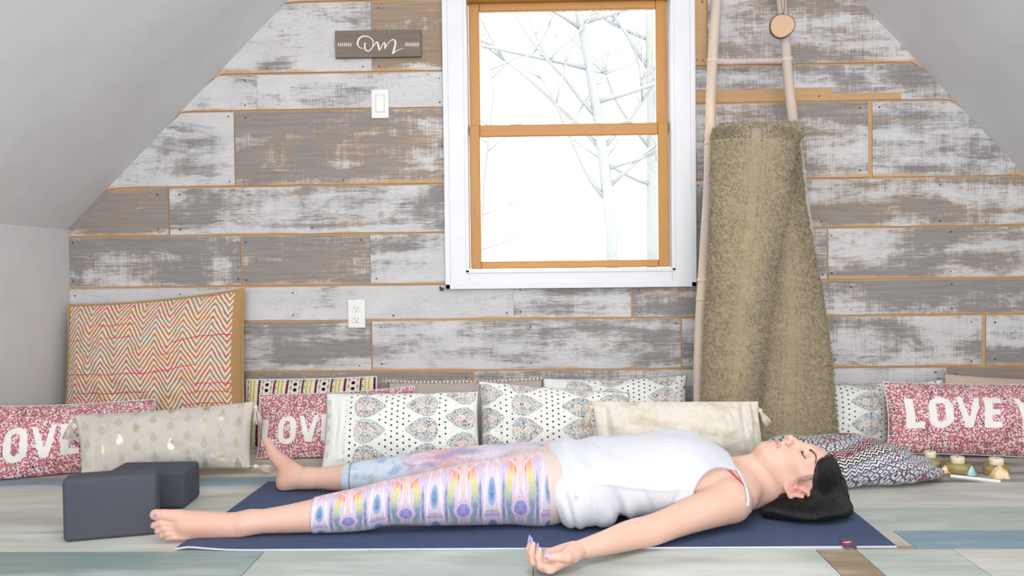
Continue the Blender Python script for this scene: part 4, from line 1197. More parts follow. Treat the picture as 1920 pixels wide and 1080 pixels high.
crystal(1822, 891, .019, .034, 2, crys_mat('green_fluorite', (140, 196, 176), (196, 226, 216)), 'pale green crystal standing in front of the golden candle bowl')
crystal(1875, 896, .034, .044, 3, crys_mat('large_amber', (228, 180, 112), (240, 226, 204)), 'large amber and white crystal cluster at the right end of the white wand')
a = F(1782, 897); b = F(1876, 908)
a.z = b.z = .0068
o = link('crystal_wand', mesh('crystal_wand', *tube_data([a, b], [.007, .007], 4, True), False), plain('white_selenite', (226, 226, 228), .4, .5)); smooth(o.data)
for p_ in o.data.polygons: p_.use_smooth = False
tag(o, 'straight white crystal wand lying on the floor before the candles', 'crystal')
# ------------------------------------------------------------------ the person: signed distance modelling
class Grid:
    def __init__(s, lo, hi, h):
        s.lo = np.array(lo, float); s.h = h; s.n = np.ceil((np.array(hi) - s.lo) / h).astype(int) + 1
        s.F = np.full(tuple(s.n), .08, dtype=np.float32)
    def box(s, lo, hi):
        a = np.clip(np.floor((np.array(lo) - s.lo) / s.h).astype(int), 0, s.n); b = np.clip(np.ceil((np.array(hi) - s.lo) / s.h).astype(int) + 1, 0, s.n)
        if (b <= a).any(): return None
        sl_ = tuple(slice(a[i], b[i]) for i in range(3))
        ax = [(s.lo[i] + s.h * np.arange(a[i], b[i])).astype(np.float32) for i in range(3)]
        return sl_, ax[0][:, None, None], ax[1][None, :, None], ax[2][None, None, :]
def smin(a, b, k):
    if k <= 0: return np.minimum(a, b)
    h = np.maximum(k - np.abs(a - b), 0) / k
    return np.minimum(a, b) - h * h * k * .25
def smax(a, b, k): return -smin(-a, -b, k)
def d_cap(x, y, z, p):                     # tapered capsule, optional squash of one axis
    a, b, ra, rb, sq = p
    a = np.array(a, float); b = np.array(b, float)
    q = [x - a[0], y - a[1], z - a[2]]; ab = b - a
    if sq is not None:
        n, f = sq; n = np.array(n, float) / np.linalg.norm(n)
        dn = q[0] * n[0] + q[1] * n[1] + q[2] * n[2]
        q = [q[i] + n[i] * dn * (f - 1) for i in range(3)]
        ab = ab + n * (ab @ n) * (f - 1)
    L = ab @ ab + 1e-12
    t = np.clip((q[0] * ab[0] + q[1] * ab[1] + q[2] * ab[2]) / L, 0, 1)
    return np.sqrt((q[0] - t * ab[0]) ** 2 + (q[1] - t * ab[1]) ** 2 + (q[2] - t * ab[2]) ** 2) - (ra + (rb - ra) * t)
def d_ell(x, y, z, p):
    c, r, Rm = p
    q = [x - c[0], y - c[1], z - c[2]]
    if Rm is not None:
        q = [Rm[0][i] * q[0] + Rm[1][i] * q[1] + Rm[2][i] * q[2] for i in range(3)]
    k0 = np.sqrt((q[0] / r[0]) ** 2 + (q[1] / r[1]) ** 2 + (q[2] / r[2]) ** 2)
    k1 = np.sqrt((q[0] / r[0] ** 2) ** 2 + (q[1] / r[1] ** 2) ** 2 + (q[2] / r[2] ** 2) ** 2) + 1e-9
    return k0 * (k0 - 1) / k1
def cap(a, b, ra, rb, k=.02, sq=None): return ('c', (tuple(a), tuple(b), ra, rb, sq), k)
def ell(c, r, k=.01, Rm=None): return ('e', (tuple(c), tuple(r), Rm), k)
def resample(pts, m=5):
    C = np.array([list(p) + [r] for p, r in pts], float); out = []
    n = len(C)
    for i in range(n - 1):
        p0, p1, p2, p3 = C[max(i - 1, 0)], C[i], C[i + 1], C[min(i + 2, n - 1)]
        for k in range(m):
            t = k / m; out.append(.5 * (2 * p1 + (p2 - p0) * t + (2 * p0 - 5 * p1 + 4 * p2 - p3) * t * t + (3 * p1 - p0 - 3 * p2 + p3) * t ** 3))
    out.append(C[-1]); return [(tuple(o[:3]), float(o[3])) for o in out]
def hose(pts, k=.02, sq=None, m=5): return ('h', (resample(pts, m), sq), k)
def add(G_, prims, grow=0.0, sub=False):
    for t, p, k in prims:
        if t == 'h':
            C = np.array([q[0] for q in p[0]]); R = max(q[1] for q in p[0])
            if p[1] is not None: R = R / min(1, p[1][1])
            m = R + k + 3 * G_.h + abs(grow) + .012
            Bq = G_.box(C.min(0) - m, C.max(0) + m)
            if Bq is None: continue
            sl_, x, y, z = Bq
            d = np.full(np.broadcast(x, y, z).shape, .08, dtype=np.float32)
            for i in range(len(p[0]) - 1):
                (a, ra), (b, rb) = p[0][i], p[0][i + 1]
                lo2 = np.minimum(a, b) - m; hi2 = np.maximum(a, b) + m
                B2 = G_.box(lo2, hi2)
                if B2 is None: continue
                s2, x2, y2, z2 = B2
                rel = tuple(slice(s2[j].start - sl_[j].start, s2[j].stop - sl_[j].start) for j in range(3))
                dd = d_cap(x2, y2, z2, (a, b, ra, rb, p[1])).astype(np.float32) - grow
                d[rel] = np.minimum(d[rel], dd)
            cur = G_.F[sl_]; G_.F[sl_] = smax(cur, -d, k) if sub else smin(cur, d, k)
            continue
        if t == 'c':
            a, b, ra, rb, sq = p; r = max(ra, rb)
            if sq is not None and sq[1] < 1: r = r / sq[1]
            lo = np.minimum(a, b) - r; hi = np.maximum(a, b) + r
        else:
            c, rr, Rm = p; m_ = max(rr) ; lo = np.array(c) - m_; hi = np.array(c) + m_
            if Rm is None: lo = np.array(c) - np.array(rr); hi = np.array(c) + np.array(rr)
        m = k + 3 * G_.h + abs(grow) + .012
        B = G_.box(lo - m, hi + m)
        if B is None: continue
        sl_, x, y, z = B
        d = (d_cap if t == 'c' else d_ell)(x, y, z, p).astype(np.float32) - grow
        cur = G_.F[sl_]
        G_.F[sl_] = smax(cur, -d, k) if sub else smin(cur, d, k)
def nets(G_):
    Fv = G_.F; ins = Fv < 0
    nx, ny, nz = Fv.shape
    cnt = np.zeros((nx - 1, ny - 1, nz - 1), dtype=np.uint8)
    for dx in (0, 1):
        for dy in (0, 1):
            for dz in (0, 1): cnt += ins[dx:nx - 1 + dx, dy:ny - 1 + dy, dz:nz - 1 + dz]
    mask = (cnt > 0) & (cnt < 8)
    I, J, K = np.nonzero(mask)
    idx = np.full(mask.shape, -1, dtype=np.int32); idx[mask] = np.arange(len(I), dtype=np.int32)
    pos = np.zeros((len(I), 3)); c = np.zeros(len(I))
    cor = [(a, b, d) for a in (0, 1) for b in (0, 1) for d in (0, 1)]
    for p in cor:
        for ax in range(3):
            if p[ax]: continue
            q = list(p); q[ax] = 1
            f0 = Fv[I + p[0], J + p[1], K + p[2]]; f1 = Fv[I + q[0], J + q[1], K + q[2]]
            s_ = (f0 < 0) != (f1 < 0)
            t = np.where(s_, f0 / np.where(f0 == f1, 1, f0 - f1), 0)
            for m in range(3):
                pos[:, m] += np.where(s_, p[m] + (t if m == ax else 0), 0)
            c += s_
    pos /= c[:, None]
    V = G_.lo + G_.h * (np.stack([I, J, K], 1) + pos)
    Q = []
    for ax in range(3):
        o1, o2 = (ax + 1) % 3, (ax + 2) % 3
        s0 = [slice(None)] * 3; s1 = [slice(None)] * 3
        s0[ax] = slice(0, -1); s1[ax] = slice(1, None)
        a = ins[tuple(s0)]; b = ins[tuple(s1)]
        ch = a != b
        W = list(np.nonzero(ch)); m = (W[o1] > 0) & (W[o2] > 0) & (W[o1] < Fv.shape[o1] - 1) & (W[o2] < Fv.shape[o2] - 1)
        W = [w_[m] for w_ in W]; flip = b[tuple(W)]
        def cell(d1, d2):
            q = [w_.copy() for w_ in W]; q[o1] = q[o1] - d1; q[o2] = q[o2] - d2; return idx[tuple(q)]
        q = np.stack([cell(1, 1), cell(0, 1), cell(0, 0), cell(1, 0)], 1)
        q[flip] = q[flip][:, ::-1]
        Q.append(q)
    Q = np.concatenate(Q); return V.astype(np.float32), Q.astype(np.int32)
def relax(V, Q, it=2, lam=.5):
    n = len(V); e = np.concatenate([Q[:, [0, 1]], Q[:, [1, 2]], Q[:, [2, 3]], Q[:, [3, 0]]])
    i = np.concatenate([e[:, 0], e[:, 1]]); j = np.concatenate([e[:, 1], e[:, 0]])
    deg = np.bincount(i, minlength=n)[:, None]
    for _ in range(it):
        S = np.stack([np.bincount(i, weights=V[j, k], minlength=n) for k in range(3)], 1) / np.maximum(deg, 1)
        V = V + lam * (S - V)
    return V.astype(np.float32)
def np_mesh(name, V, Q):
    me = bpy.data.meshes.new(name); me.vertices.add(len(V)); me.vertices.foreach_set('co', V.ravel())
    me.loops.add(len(Q) * 4); me.loops.foreach_set('vertex_index', Q.ravel()); me.polygons.add(len(Q))
    me.polygons.foreach_set('loop_start', np.arange(0, len(Q) * 4, 4, dtype=np.int32)); me.polygons.foreach_set('loop_total', np.full(len(Q), 4, dtype=np.int32))
    me.update(calc_edges=True); me.validate(); smooth(me); return me
def keep_large(V, Q, frac=.02):
    """drop stray crumbs"""
    n = len(V); lab = np.arange(n)
    e = np.concatenate([Q[:, [0, 1]], Q[:, [1, 2]], Q[:, [2, 3]]])
    for _ in range(400):
        m = np.minimum(lab[e[:, 0]], lab[e[:, 1]]); old = lab.copy()
        np.minimum.at(lab, e[:, 0], m); np.minimum.at(lab, e[:, 1], m); lab = lab[lab]
        if (lab == old).all(): break
    u, c = np.unique(lab, return_counts=True); good = set(u[c > n * frac])
    kv = np.isin(lab, list(good)); new = np.cumsum(kv) - 1
    Q = Q[kv[Q[:, 0]]]; return V[kv], new[Q].astype(np.int32)
def B(px, z, Y): q = P(px, 900, Y); return (q.x, Y, z)
YC = 2.5
def mir(p, c=YC): return (p[0], 2 * c - p[1], p[2])
# ---- torso
wy = (0, 1, 0)
def tor(a, b, ha, hb, fw, k=.03): return cap(a, b, ha, hb, k, (wy, fw))
TORSO = [hose([(B(985, .098, 2.5), .086), (B(1030, .101, 2.5), .092), (B(1085, .107, 2.5), .092), (B(1150, .112, 2.5), .088), (B(1250, .115, 2.5), .096), (B(1325, .100, 2.5), .086), (B(1378, .088, 2.5), .056)], .03, (wy, .58))]
BUST = [ell(B(1262, .158, 2.43), (.062, .060, .056), .035), ell(B(1262, .158, 2.57), (.062, .060, .056), .035)]
sh = B(1368, .074, 2.36)
CLAV = [cap(B(1385, .092, 2.5), sh, .042, .052, .03), cap(B(1385, .092, 2.5), mir(sh), .042, .052, .03),
        cap(B(1400, .088, 2.5), B(1392, .080, 2.40), .05, .040, .03), cap(B(1400, .088, 2.5), B(1392, .080, 2.60), .05, .040, .03)]
# ---- arms
ARM = [(sh, .058), (B(1312, .063, 2.300), .048), (B(1262, .052, 2.245), .0400), (B(1222, .044, 2.205), .0385), (B(1180, .041, 2.172), .0365), (B(1130, .038, 2.118), .0285), (B(1076, .036, 2.068), .0205)]
def chain(pts, k=.02): return [hose(pts, k)]
ARMN = chain(ARM, .011)
farm = [((p[0], 2.5 + (2.5 - p[1]) * (1.0 if i == 0 else .80), p[2]), r) for i, (p, r) in enumerate(ARM)]
ARMF = chain(farm, .022)
def V3(*a): return np.array(a, float)
def hand(wr, d, w, up, fingers, thumb, sgn=1):
    """wr wrist; d forward, w thumb side, up palm normal"""
    pr = []; K = wr + d * .092 - up * .016
    palm_n = tuple(up)
    for s_, L in ((-.026, .90), (-.009, 1.0), (.010, 1.0), (.027, .95)):
        pr.append(cap(wr + w * s_ * .45 + d * .004, wr + d * .092 * L + w * s_ - up * .014, .0165, .0125, .012))
    pr.append(cap(wr + d * .02 + w * .016 + up * .002, wr + d * .055 + w * .027 + up * .002, .016, .012, .014))     # thumb pad
    pr.append(cap(wr + d * .02 - w * .018, wr + d * .06 - w * .024, .013, .010, .014))
    tips = []
    for (s_, L, r, c1, c2, c3) in fingers:
        b = wr + d * .088 * (1.0 if abs(s_) < .02 else .95) + w * s_ - up * .013
        p = b; dirn = 0; pts = [(p, r * 1.06)]
        for seg, ang in ((.46, c1), (.30, c2), (.24, c3)):
            dirn += ang; v = d * math.cos(dirn) + up * math.sin(dirn)
            p = p + v * (L * seg); pts.append((p, r * (.98 if seg > .4 else .90 if seg > .26 else .76)))
        tips.append((pts, d * math.cos(dirn) + up * math.sin(dirn), -d * math.sin(dirn) + up * math.cos(dirn)))
        pr += [('F', pts)]
    tp = [(wr + d * a_ + w * b_ + up * c_, r) for a_, b_, c_, r in thumb]
    pr += [('F', tp)]
    return pr, tips, tp
wr = V3(*B(1076, .036, 2.068)); d_ = V3(-.86, -.50, -.06); d_ /= np.linalg.norm(d_); w_ = V3(.50, -.86, -.02); w_ -= d_ * (w_ @ d_); w_ /= np.linalg.norm(w_); up_ = np.cross(w_, d_); up_ = up_ if up_[2] > 0 else -up_
R_ = math.radians
fing = [(.029, .068, .0088, R_(28), R_(52), R_(22)), (.010, .076, .0090, R_(32), R_(50), R_(22)), (-.009, .072, .0086, R_(36), R_(50), R_(20)), (-.027, .058, .0076, R_(40), R_(48), R_(18))]
thb = [(.018, .024, .000, .0150), (.046, .040, .008, .0122), (.068, .040, .014, .0102), (.088, .032, .016, .0083)]
HN, TIPS, THT = hand(wr, d_, w_, up_, fing, thb)
wf = V3(*farm[-1][0]); df = V3(-.97, .20, -.05); df /= np.linalg.norm(df); wff = V3(.2, .97, 0); wff -= df * (wff @ df); wff /= np.linalg.norm(wff); uf = np.cross(wff, df); uf = uf if uf[2] > 0 else -uf
HF, _, _ = hand(wf, df, wff, uf, fing, thb)
# ---- legs
LEGN = [(B(1008, .098, 2.415), .091), (B(905, .094, 2.388), .083), (B(800, .084, 2.362), .067), (B(728, .078, 2.347), .056), (B(680, .064, 2.340), .054), (B(625, .055, 2.333), .049), (B(540, .044, 2.318), .037), (B(468, .038, 2.306), .0295)]
LEGF = [(B(1050, .098, 2.585), .091), (B(950, .096, 2.625), .080), (B(860, .088, 2.672), .066), (B(798, .083, 2.702), .056), (B(745, .066, 2.722), .053), (B(690, .054, 2.742), .049), (B(625, .046, 2.762), .038), (B(577, .044, 2.772), .0305)]
LN = chain(LEGN, .02); LF = chain(LEGF, .02)
HIP = [ell(B(1015, .080, 2.42), (.10, .095, .078), .03), ell(B(1040, .080, 2.58), (.10, .095, .078), .03)]
# ---- near foot
def PB(px, py, Y): q = P(px, py, Y); return (q.x, Y, q.z)
FOOTN = [cap(B(468, .038, 2.306), PB(430, 993, 2.306), .0295, .027, .02), ell(PB(424, 998, 2.312), (.028, .024, .024), .012),
         cap(PB(452, 983, 2.300), PB(330, 970, 2.268), .028, .020, .02), cap(PB(446, 990, 2.300), PB(345, 990, 2.264), .026, .018, .02),
         cap(PB(430, 1000, 2.306), PB(352, 1003, 2.268), .019, .0150, .016), cap(PB(400, 985, 2.29), PB(348, 983, 2.264), .026, .019, .02),
         ell(PB(452, 985, 2.278), (.012, .010, .012), .012)]
TOEN = [[(PB(334, 969, 2.264), .0175), (PB(308, 966, 2.258), .0150), (PB(291, 965, 2.258), .0140)],
        [(PB(330, 984, 2.260), .0110), (PB(303, 981, 2.250), .0098), (PB(288, 985, 2.254), .0088)],
        [(PB(334, 993, 2.260), .0100), (PB(308, 991, 2.249), .0090), (PB(295, 995.5, 2.253), .0080)],
        [(PB(341, 1001, 2.260), .0095), (PB(315, 1000, 2.250), .0084), (PB(302, 1003.5, 2.253), .0074)],
        [(PB(350, 1007, 2.262), .0090), (PB(326, 1007, 2.252), .0080), (PB(314, 1009.5, 2.254), .0070)]]
# ---- far foot, standing on its heel
hl = V3(*PB(533, 905, 2.775)); bl = V3(*PB(511, 850, 2.835)); wax = V3(.10, .86, -.45); wax /= np.linalg.norm(wax)
fdir = (bl - hl); fdir /= np.linalg.norm(fdir)
FOOTF = [cap(B(577, .044, 2.772), tuple(hl + V3(.012, 0, .004)), .0305, .029, .02), ell(tuple(hl), (.025, .026, .028), .012),
         cap(tuple(hl + V3(.025, 0, .022)), tuple(bl), .027, .0195, .022), cap(tuple(hl + V3(.03, .012, .03)), tuple(bl + wax * .03 + V3(.004, 0, 0)), .026, .017, .02),
         cap(tuple(hl + V3(.004, .01, 0)), tuple(bl + wax * .06 - fdir * .012), .022, .014, .02)]
TOEF = []
for i, (o_, L, r) in enumerate(((0, .042, .0145), (.022, .040, .0098), (.037, .036, .0090), (.051, .031, .0085), (.063, .026, .0080))):
    b = bl + wax * o_ - fdir * .004 * i + fdir * .006
    TOEF.append([(tuple(b), r * 1.15), (tuple(b + fdir * L * .6), r), (tuple(b + fdir * L + V3(-.004, 0, 0)), r * .92)])
# ---- neck and head
TILT = R_(10)
HO = V3(*P(1500, 893, 2.5)); HO[2] += .007
ea = V3(math.cos(TILT), 0, -math.sin(TILT)); TURN = R_(18); eb0 = V3(math.sin(TILT), 0, math.cos(TILT)); ec0 = V3(0, 1, 0)
eb = eb0 * math.cos(TURN) - ec0 * math.sin(TURN); ec = ec0 * math.cos(TURN) + eb0 * math.sin(TURN)
HR = np.stack([ea, eb, ec], 1)                       # columns: local a, b, c
def H(a, b, c=0): return tuple(HO + ea * a + eb * b + ec * c)
def hE(a, b, c, ra, rb, rc, k=.01): return ell(H(a, b, c), (ra, rb, rc), k, HR)
NECK = [cap(B(1378, .084, 2.5), H(-.052, -.022), .056, .053, .03), cap(B(1390, .060, 2.5), H(-.04, -.05), .045, .045, .03),
        cap(H(-.10, .028), H(-.150, -.01), .026, .03, .03)]
HEAD = [hE(.012, -.006, 0, .098, .096, .075, .02), hE(-.042, .030, 0, .086, .052, .054, .03), hE(-.112, .054, 0, .020, .021, .022, .022)]
for s_ in (-1, 1):
    HEAD += [cap(H(-.040, -.012, s_ * .052), H(-.104, .044, s_ * .016), .018, .018, .026), hE(-.036, .050, s_ * .032, .030, .026, .022, .022),
             cap(H(.009, .081, s_ * .010), H(.002, .068, s_ * .044), .0105, .009, .012), cap(H(-.030, .060, s_ * .045), H(-.012, .030, s_ * .060), .012, .012, .02)]
NOSE = [cap(H(-.006, .084), H(-.050, .1005), .0085, .0098, .012), ell(H(-.054, .1035), (.0105, .010, .0105), .006), ell(H(-.0585, .094, .011), (.008, .0085, .0070), .006), ell(H(-.0585, .094, -.011), (.008, .0085, .0070), .006),
        cap(H(-.062, .088), H(-.074, .083), .006, .006, .01)]
EYES = [hE(-.0125, .0640, s_ * .0315, .0115, .0130, .0155, .004) for s_ in (-1, 1)]
SOCK = [hE(-.009, .089, s_ * .030, .012, .015, .018, .014) for s_ in (-1, 1)]
LIPS = [hE(-.0822, .0815, 0, .0048, .0068, .0195, .005), hE(-.0908, .0790, 0, .0052, .0068, .0165, .005)]
EAR = []
for s_ in (-1, 1):
    hx = [(-.052, -.004, .064), (-.053, -.014, .074), (-.040, -.030, .083), (-.020, -.042, .089), (.000, -.040, .090), (.012, -.026, .086), (.006, -.010, .080), (-.010, -.006, .077)]
    EAR += [cap(H(a, b, s_ * c), H(a2, b2, s_ * c2), .0052 if i else .0072, .0048, .004) for i, ((a, b, c), (a2, b2, c2)) in enumerate(zip(hx[:-1], hx[1:]))]
    EAR += [hE(-.020, -.020, s_ * .0745, .028, .019, .0050, .004), cap(H(-.030, -.026, s_ * .079), H(-.004, -.026, s_ * .083), .0042, .004, .004), ell(H(-.028, -.004, s_ * .076), (.005, .005, .005), .004)]
def build_body():
    g_ = Grid((-1.05, 1.90, -.006), (.90, 3.02, .262), .0025)
    add(g_, TORSO + BUST + CLAV + ARMN + ARMF + HIP + LN + LF)
    add(g_, NECK); add(g_, HEAD); add(g_, SOCK, sub=True); add(g_, EYES + NOSE + LIPS); add(g_, EAR)
    add(g_, [ell(H(-.0635, .0985, s_ * .0062), (.0052, .0058, .0036), .002, HR) for s_ in (-1, 1)], sub=True)
    add(g_, [cap(H(-.0866, .0865, -.018), H(-.0866, .0865, .018), .0014, .0014, .002)], sub=True)
    add(g_, [ell(H(-.020, -.012, s_ * .084), (.007, .006, .006), .003, HR) for s_ in (-1, 1)], sub=True)
    add(g_, FOOTN + FOOTF)
    def finger_set(prs, k_in, k_root, base):
        solid = [p for p in prs if p[0] != 'F']; add(g_, solid)
        for p in prs:
            if p[0] == 'F':
                c = p[1]; a0 = np.min([np.array(q[0]) for q in c], 0) - .03; b0 = np.max([np.array(q[0]) for q in c], 0) + .03
                t = Grid(g_.lo, g_.lo, g_.h)
                Bx = g_.box(a0, b0); sl_, x, y, z = Bx
                loc = None
                for i in range(len(c) - 1):
                    dd = d_cap(x, y, z, (c[i][0], c[i + 1][0], c[i][1], c[i + 1][1], None)).astype(np.float32)
                    loc = dd if loc is None else smin(loc, dd, k_in)
                # blend only near the root
                r0 = np.array(c[0][0]); dist = np.sqrt((x - r0[0]) ** 2 + (y - r0[1]) ** 2 + (z - r0[2]) ** 2)
                kk = np.clip(k_root * (1 - (dist - .012) / .016), .0006, k_root).astype(np.float32)
                cur = g_.F[sl_]; hh = np.maximum(kk - np.abs(cur - loc), 0) / kk
                g_.F[sl_] = np.minimum(cur, loc) - hh * hh * kk * .25
    finger_set(HN, .003, .010, None); finger_set(HF, .003, .010, None)
    finger_set([('F', t) for t in TOEN], .003, .010, None); finger_set([('F', t) for t in TOEF], .003, .010, None)
    z = (g_.lo[2] + g_.h * np.arange(g_.n[2]))[None, None, :]
    g_.F = smax(g_.F, (.0056 - z).astype(np.float32), .006)      # the body rests flat on the mat
    V, Q = nets(g_); V = relax(V, Q, 1, .4)
    return keep_large(V, Q)
BV, BQ = build_body()
bme = np_mesh('body', BV, BQ)
def vnormals(me):
    n = np.zeros(len(me.vertices) * 3, dtype=np.float32); me.vertices.foreach_get('normal', n); return n.reshape(-1, 3)
loc = (BV - HO) @ HR                                              # local a, b, c of every vertex
def sstep(x, lo, hi): t = np.clip((x - lo) / (hi - lo), 0, 1); return t * t * (3 - 2 * t)
lip = sstep(1.10 - np.sqrt(((loc[:, 0] + .0868) / .0072) ** 2 + (loc[:, 2] / .0195) ** 2), 0, .35) * (loc[:, 1] > .07)
lidline = np.zeros(len(BV))
redd = np.clip(sstep(.05 - np.sqrt((loc[:, 0] + .02) ** 2 + (loc[:, 1] + .02) ** 2 + (np.abs(loc[:, 2]) - .08) ** 2), 0, .02), 0, 1) * .8
cheek = sstep(.035 - np.sqrt((loc[:, 0] + .04) ** 2 + (loc[:, 1] - .055) ** 2 + (np.abs(loc[:, 2]) - .045) ** 2), 0, .035) * .35
footr = .30 * sstep(-.72 - BV[:, 0], 0, .1) + .5 * sstep(BV[:, 0] * 0 + .035 - np.linalg.norm(BV - hl, axis=1), 0, .03)
att = bme.color_attributes.new('skin', 'FLOAT_COLOR', 'POINT')
carr = np.zeros((len(BV), 4), dtype=np.float32); carr[:, 0] = lip; carr[:, 1] = np.clip(redd + cheek + footr, 0, 1); carr[:, 3] = 1
if len(bme.vertices) == len(BV): att.data.foreach_set('color', carr.ravel())
g = G('light_skin', .5, .35); at = g.attc('skin'); n = g.nt.nodes.new('ShaderNodeSeparateColor'); g.put(n.inputs[0], at); lp_, rd_ = X(g, n.outputs[0]), X(g, n.outputs[1])
o_ = g.obj(); mott = g.noise(o_, 14, 4)
c = g.mix(mott, lin((210, 168, 150)), lin((221, 184, 167))); c = g.mix(rd_ * .7, c, lin((206, 134, 124))); c = g.mix(lp_ * .85, c, lin((196, 124, 122)))
fre = g.ss(g.vor(o_, 26), .03, .05, .35, 0.0); c = g.mix(fre, c, lin((160, 110, 90)))
g.col(c); g.b.inputs['Subsurface Weight'].default_value = .12; g.b.inputs['Subsurface Radius'].default_value = (1, .4, .25); g.b.inputs['Subsurface Scale'].default_value = .012
g.bump(g.noise(o_, 300, 2), .08, .0006); M_SKIN = g.mat
person = empty('person', (B(1100, 0, 2.5)), label='person in a white tank top and colourful leggings lying face up on the navy mat', cat='person')
adopt(person, link('body', bme, M_SKIN))
BVH = BVHTree.FromPolygons([tuple(v) for v in BV.tolist()], BQ.tolist())
def hit(px, py):
    r = BVH.ray_cast(CAM, ray(px, py)); return (r[0], r[1]) if r[0] is not None else (None, None)
# ------------------------------------------------------------------ leggings
def leggings():
    g_ = Grid((-.66, 2.22, -.004), (.16, 2.86, .235), .003)
    gr = .0035
    add(g_, LN, gr); xh = B(588, 0, 2.33)[0]
    x = (g_.lo[0] + g_.h * np.arange(g_.n[0]))[:, None, None]; y = (g_.lo[1] + g_.h * np.arange(g_.n[1]))[None, :, None]; z = (g_.lo[2] + g_.h * np.arange(g_.n[2]))[None, None, :]
    g_.F = smax(g_.F, (xh - x + 0 * y + 0 * z).astype(np.float32), .002)
    near = g_.F.copy()
    g_.F = np.full(tuple(g_.n), .08, dtype=np.float32); add(g_, LF, gr)
    p0 = V3(*B(649, .045, 2.755)); nd = V3(LEGF[6][0][0] - LEGF[4][0][0], LEGF[6][0][1] - LEGF[4][0][1], 0); nd /= np.linalg.norm(nd)
    g_.F = smax(g_.F, ((x - p0[0]) * nd[0] + (y - p0[1]) * nd[1] + 0 * z).astype(np.float32), .002)
    g_.F = np.minimum(near, g_.F); add(g_, HIP + TORSO[:1], gr)
    g_.F = smax(g_.F, (x - .125 + 0 * y + 0 * z).astype(np.float32), .002)
    g_.F = smax(g_.F, (.0052 - z + 0 * x + 0 * y).astype(np.float32), .006)
    V, Q = nets(g_); V = relax(V, Q, 1, .4); return keep_large(V, Q)
LV, LQ = leggings(); lme = np_mesh('leggings', LV, LQ)
def legco(V, leg):
    xs = np.array([p[0][0] for p in leg])[::-1]; ys = np.array([p[0][1] for p in leg])[::-1]; zs = np.array([p[0][2] for p in leg])[::-1]
    yc = np.interp(V[:, 0], xs, ys); zc = np.interp(V[:, 0], xs, zs); rr = np.interp(V[:, 0], xs, np.array([p[1] for p in leg])[::-1])
    return np.arctan2(V[:, 2] - zc, -(V[:, 1] - yc)) / (math.pi / 2), np.hypot(V[:, 1] - yc, V[:, 2] - zc) / rr
tn, dn_ = legco(LV, LEGN); tf, df_ = legco(LV, LEGF)
# the near leg ends where the far one begins: split by the middle line
mid = np.interp(LV[:, 0], [-.5, -.2, .15], [2.50, 2.50, 2.50])
isn = LV[:, 1] < mid
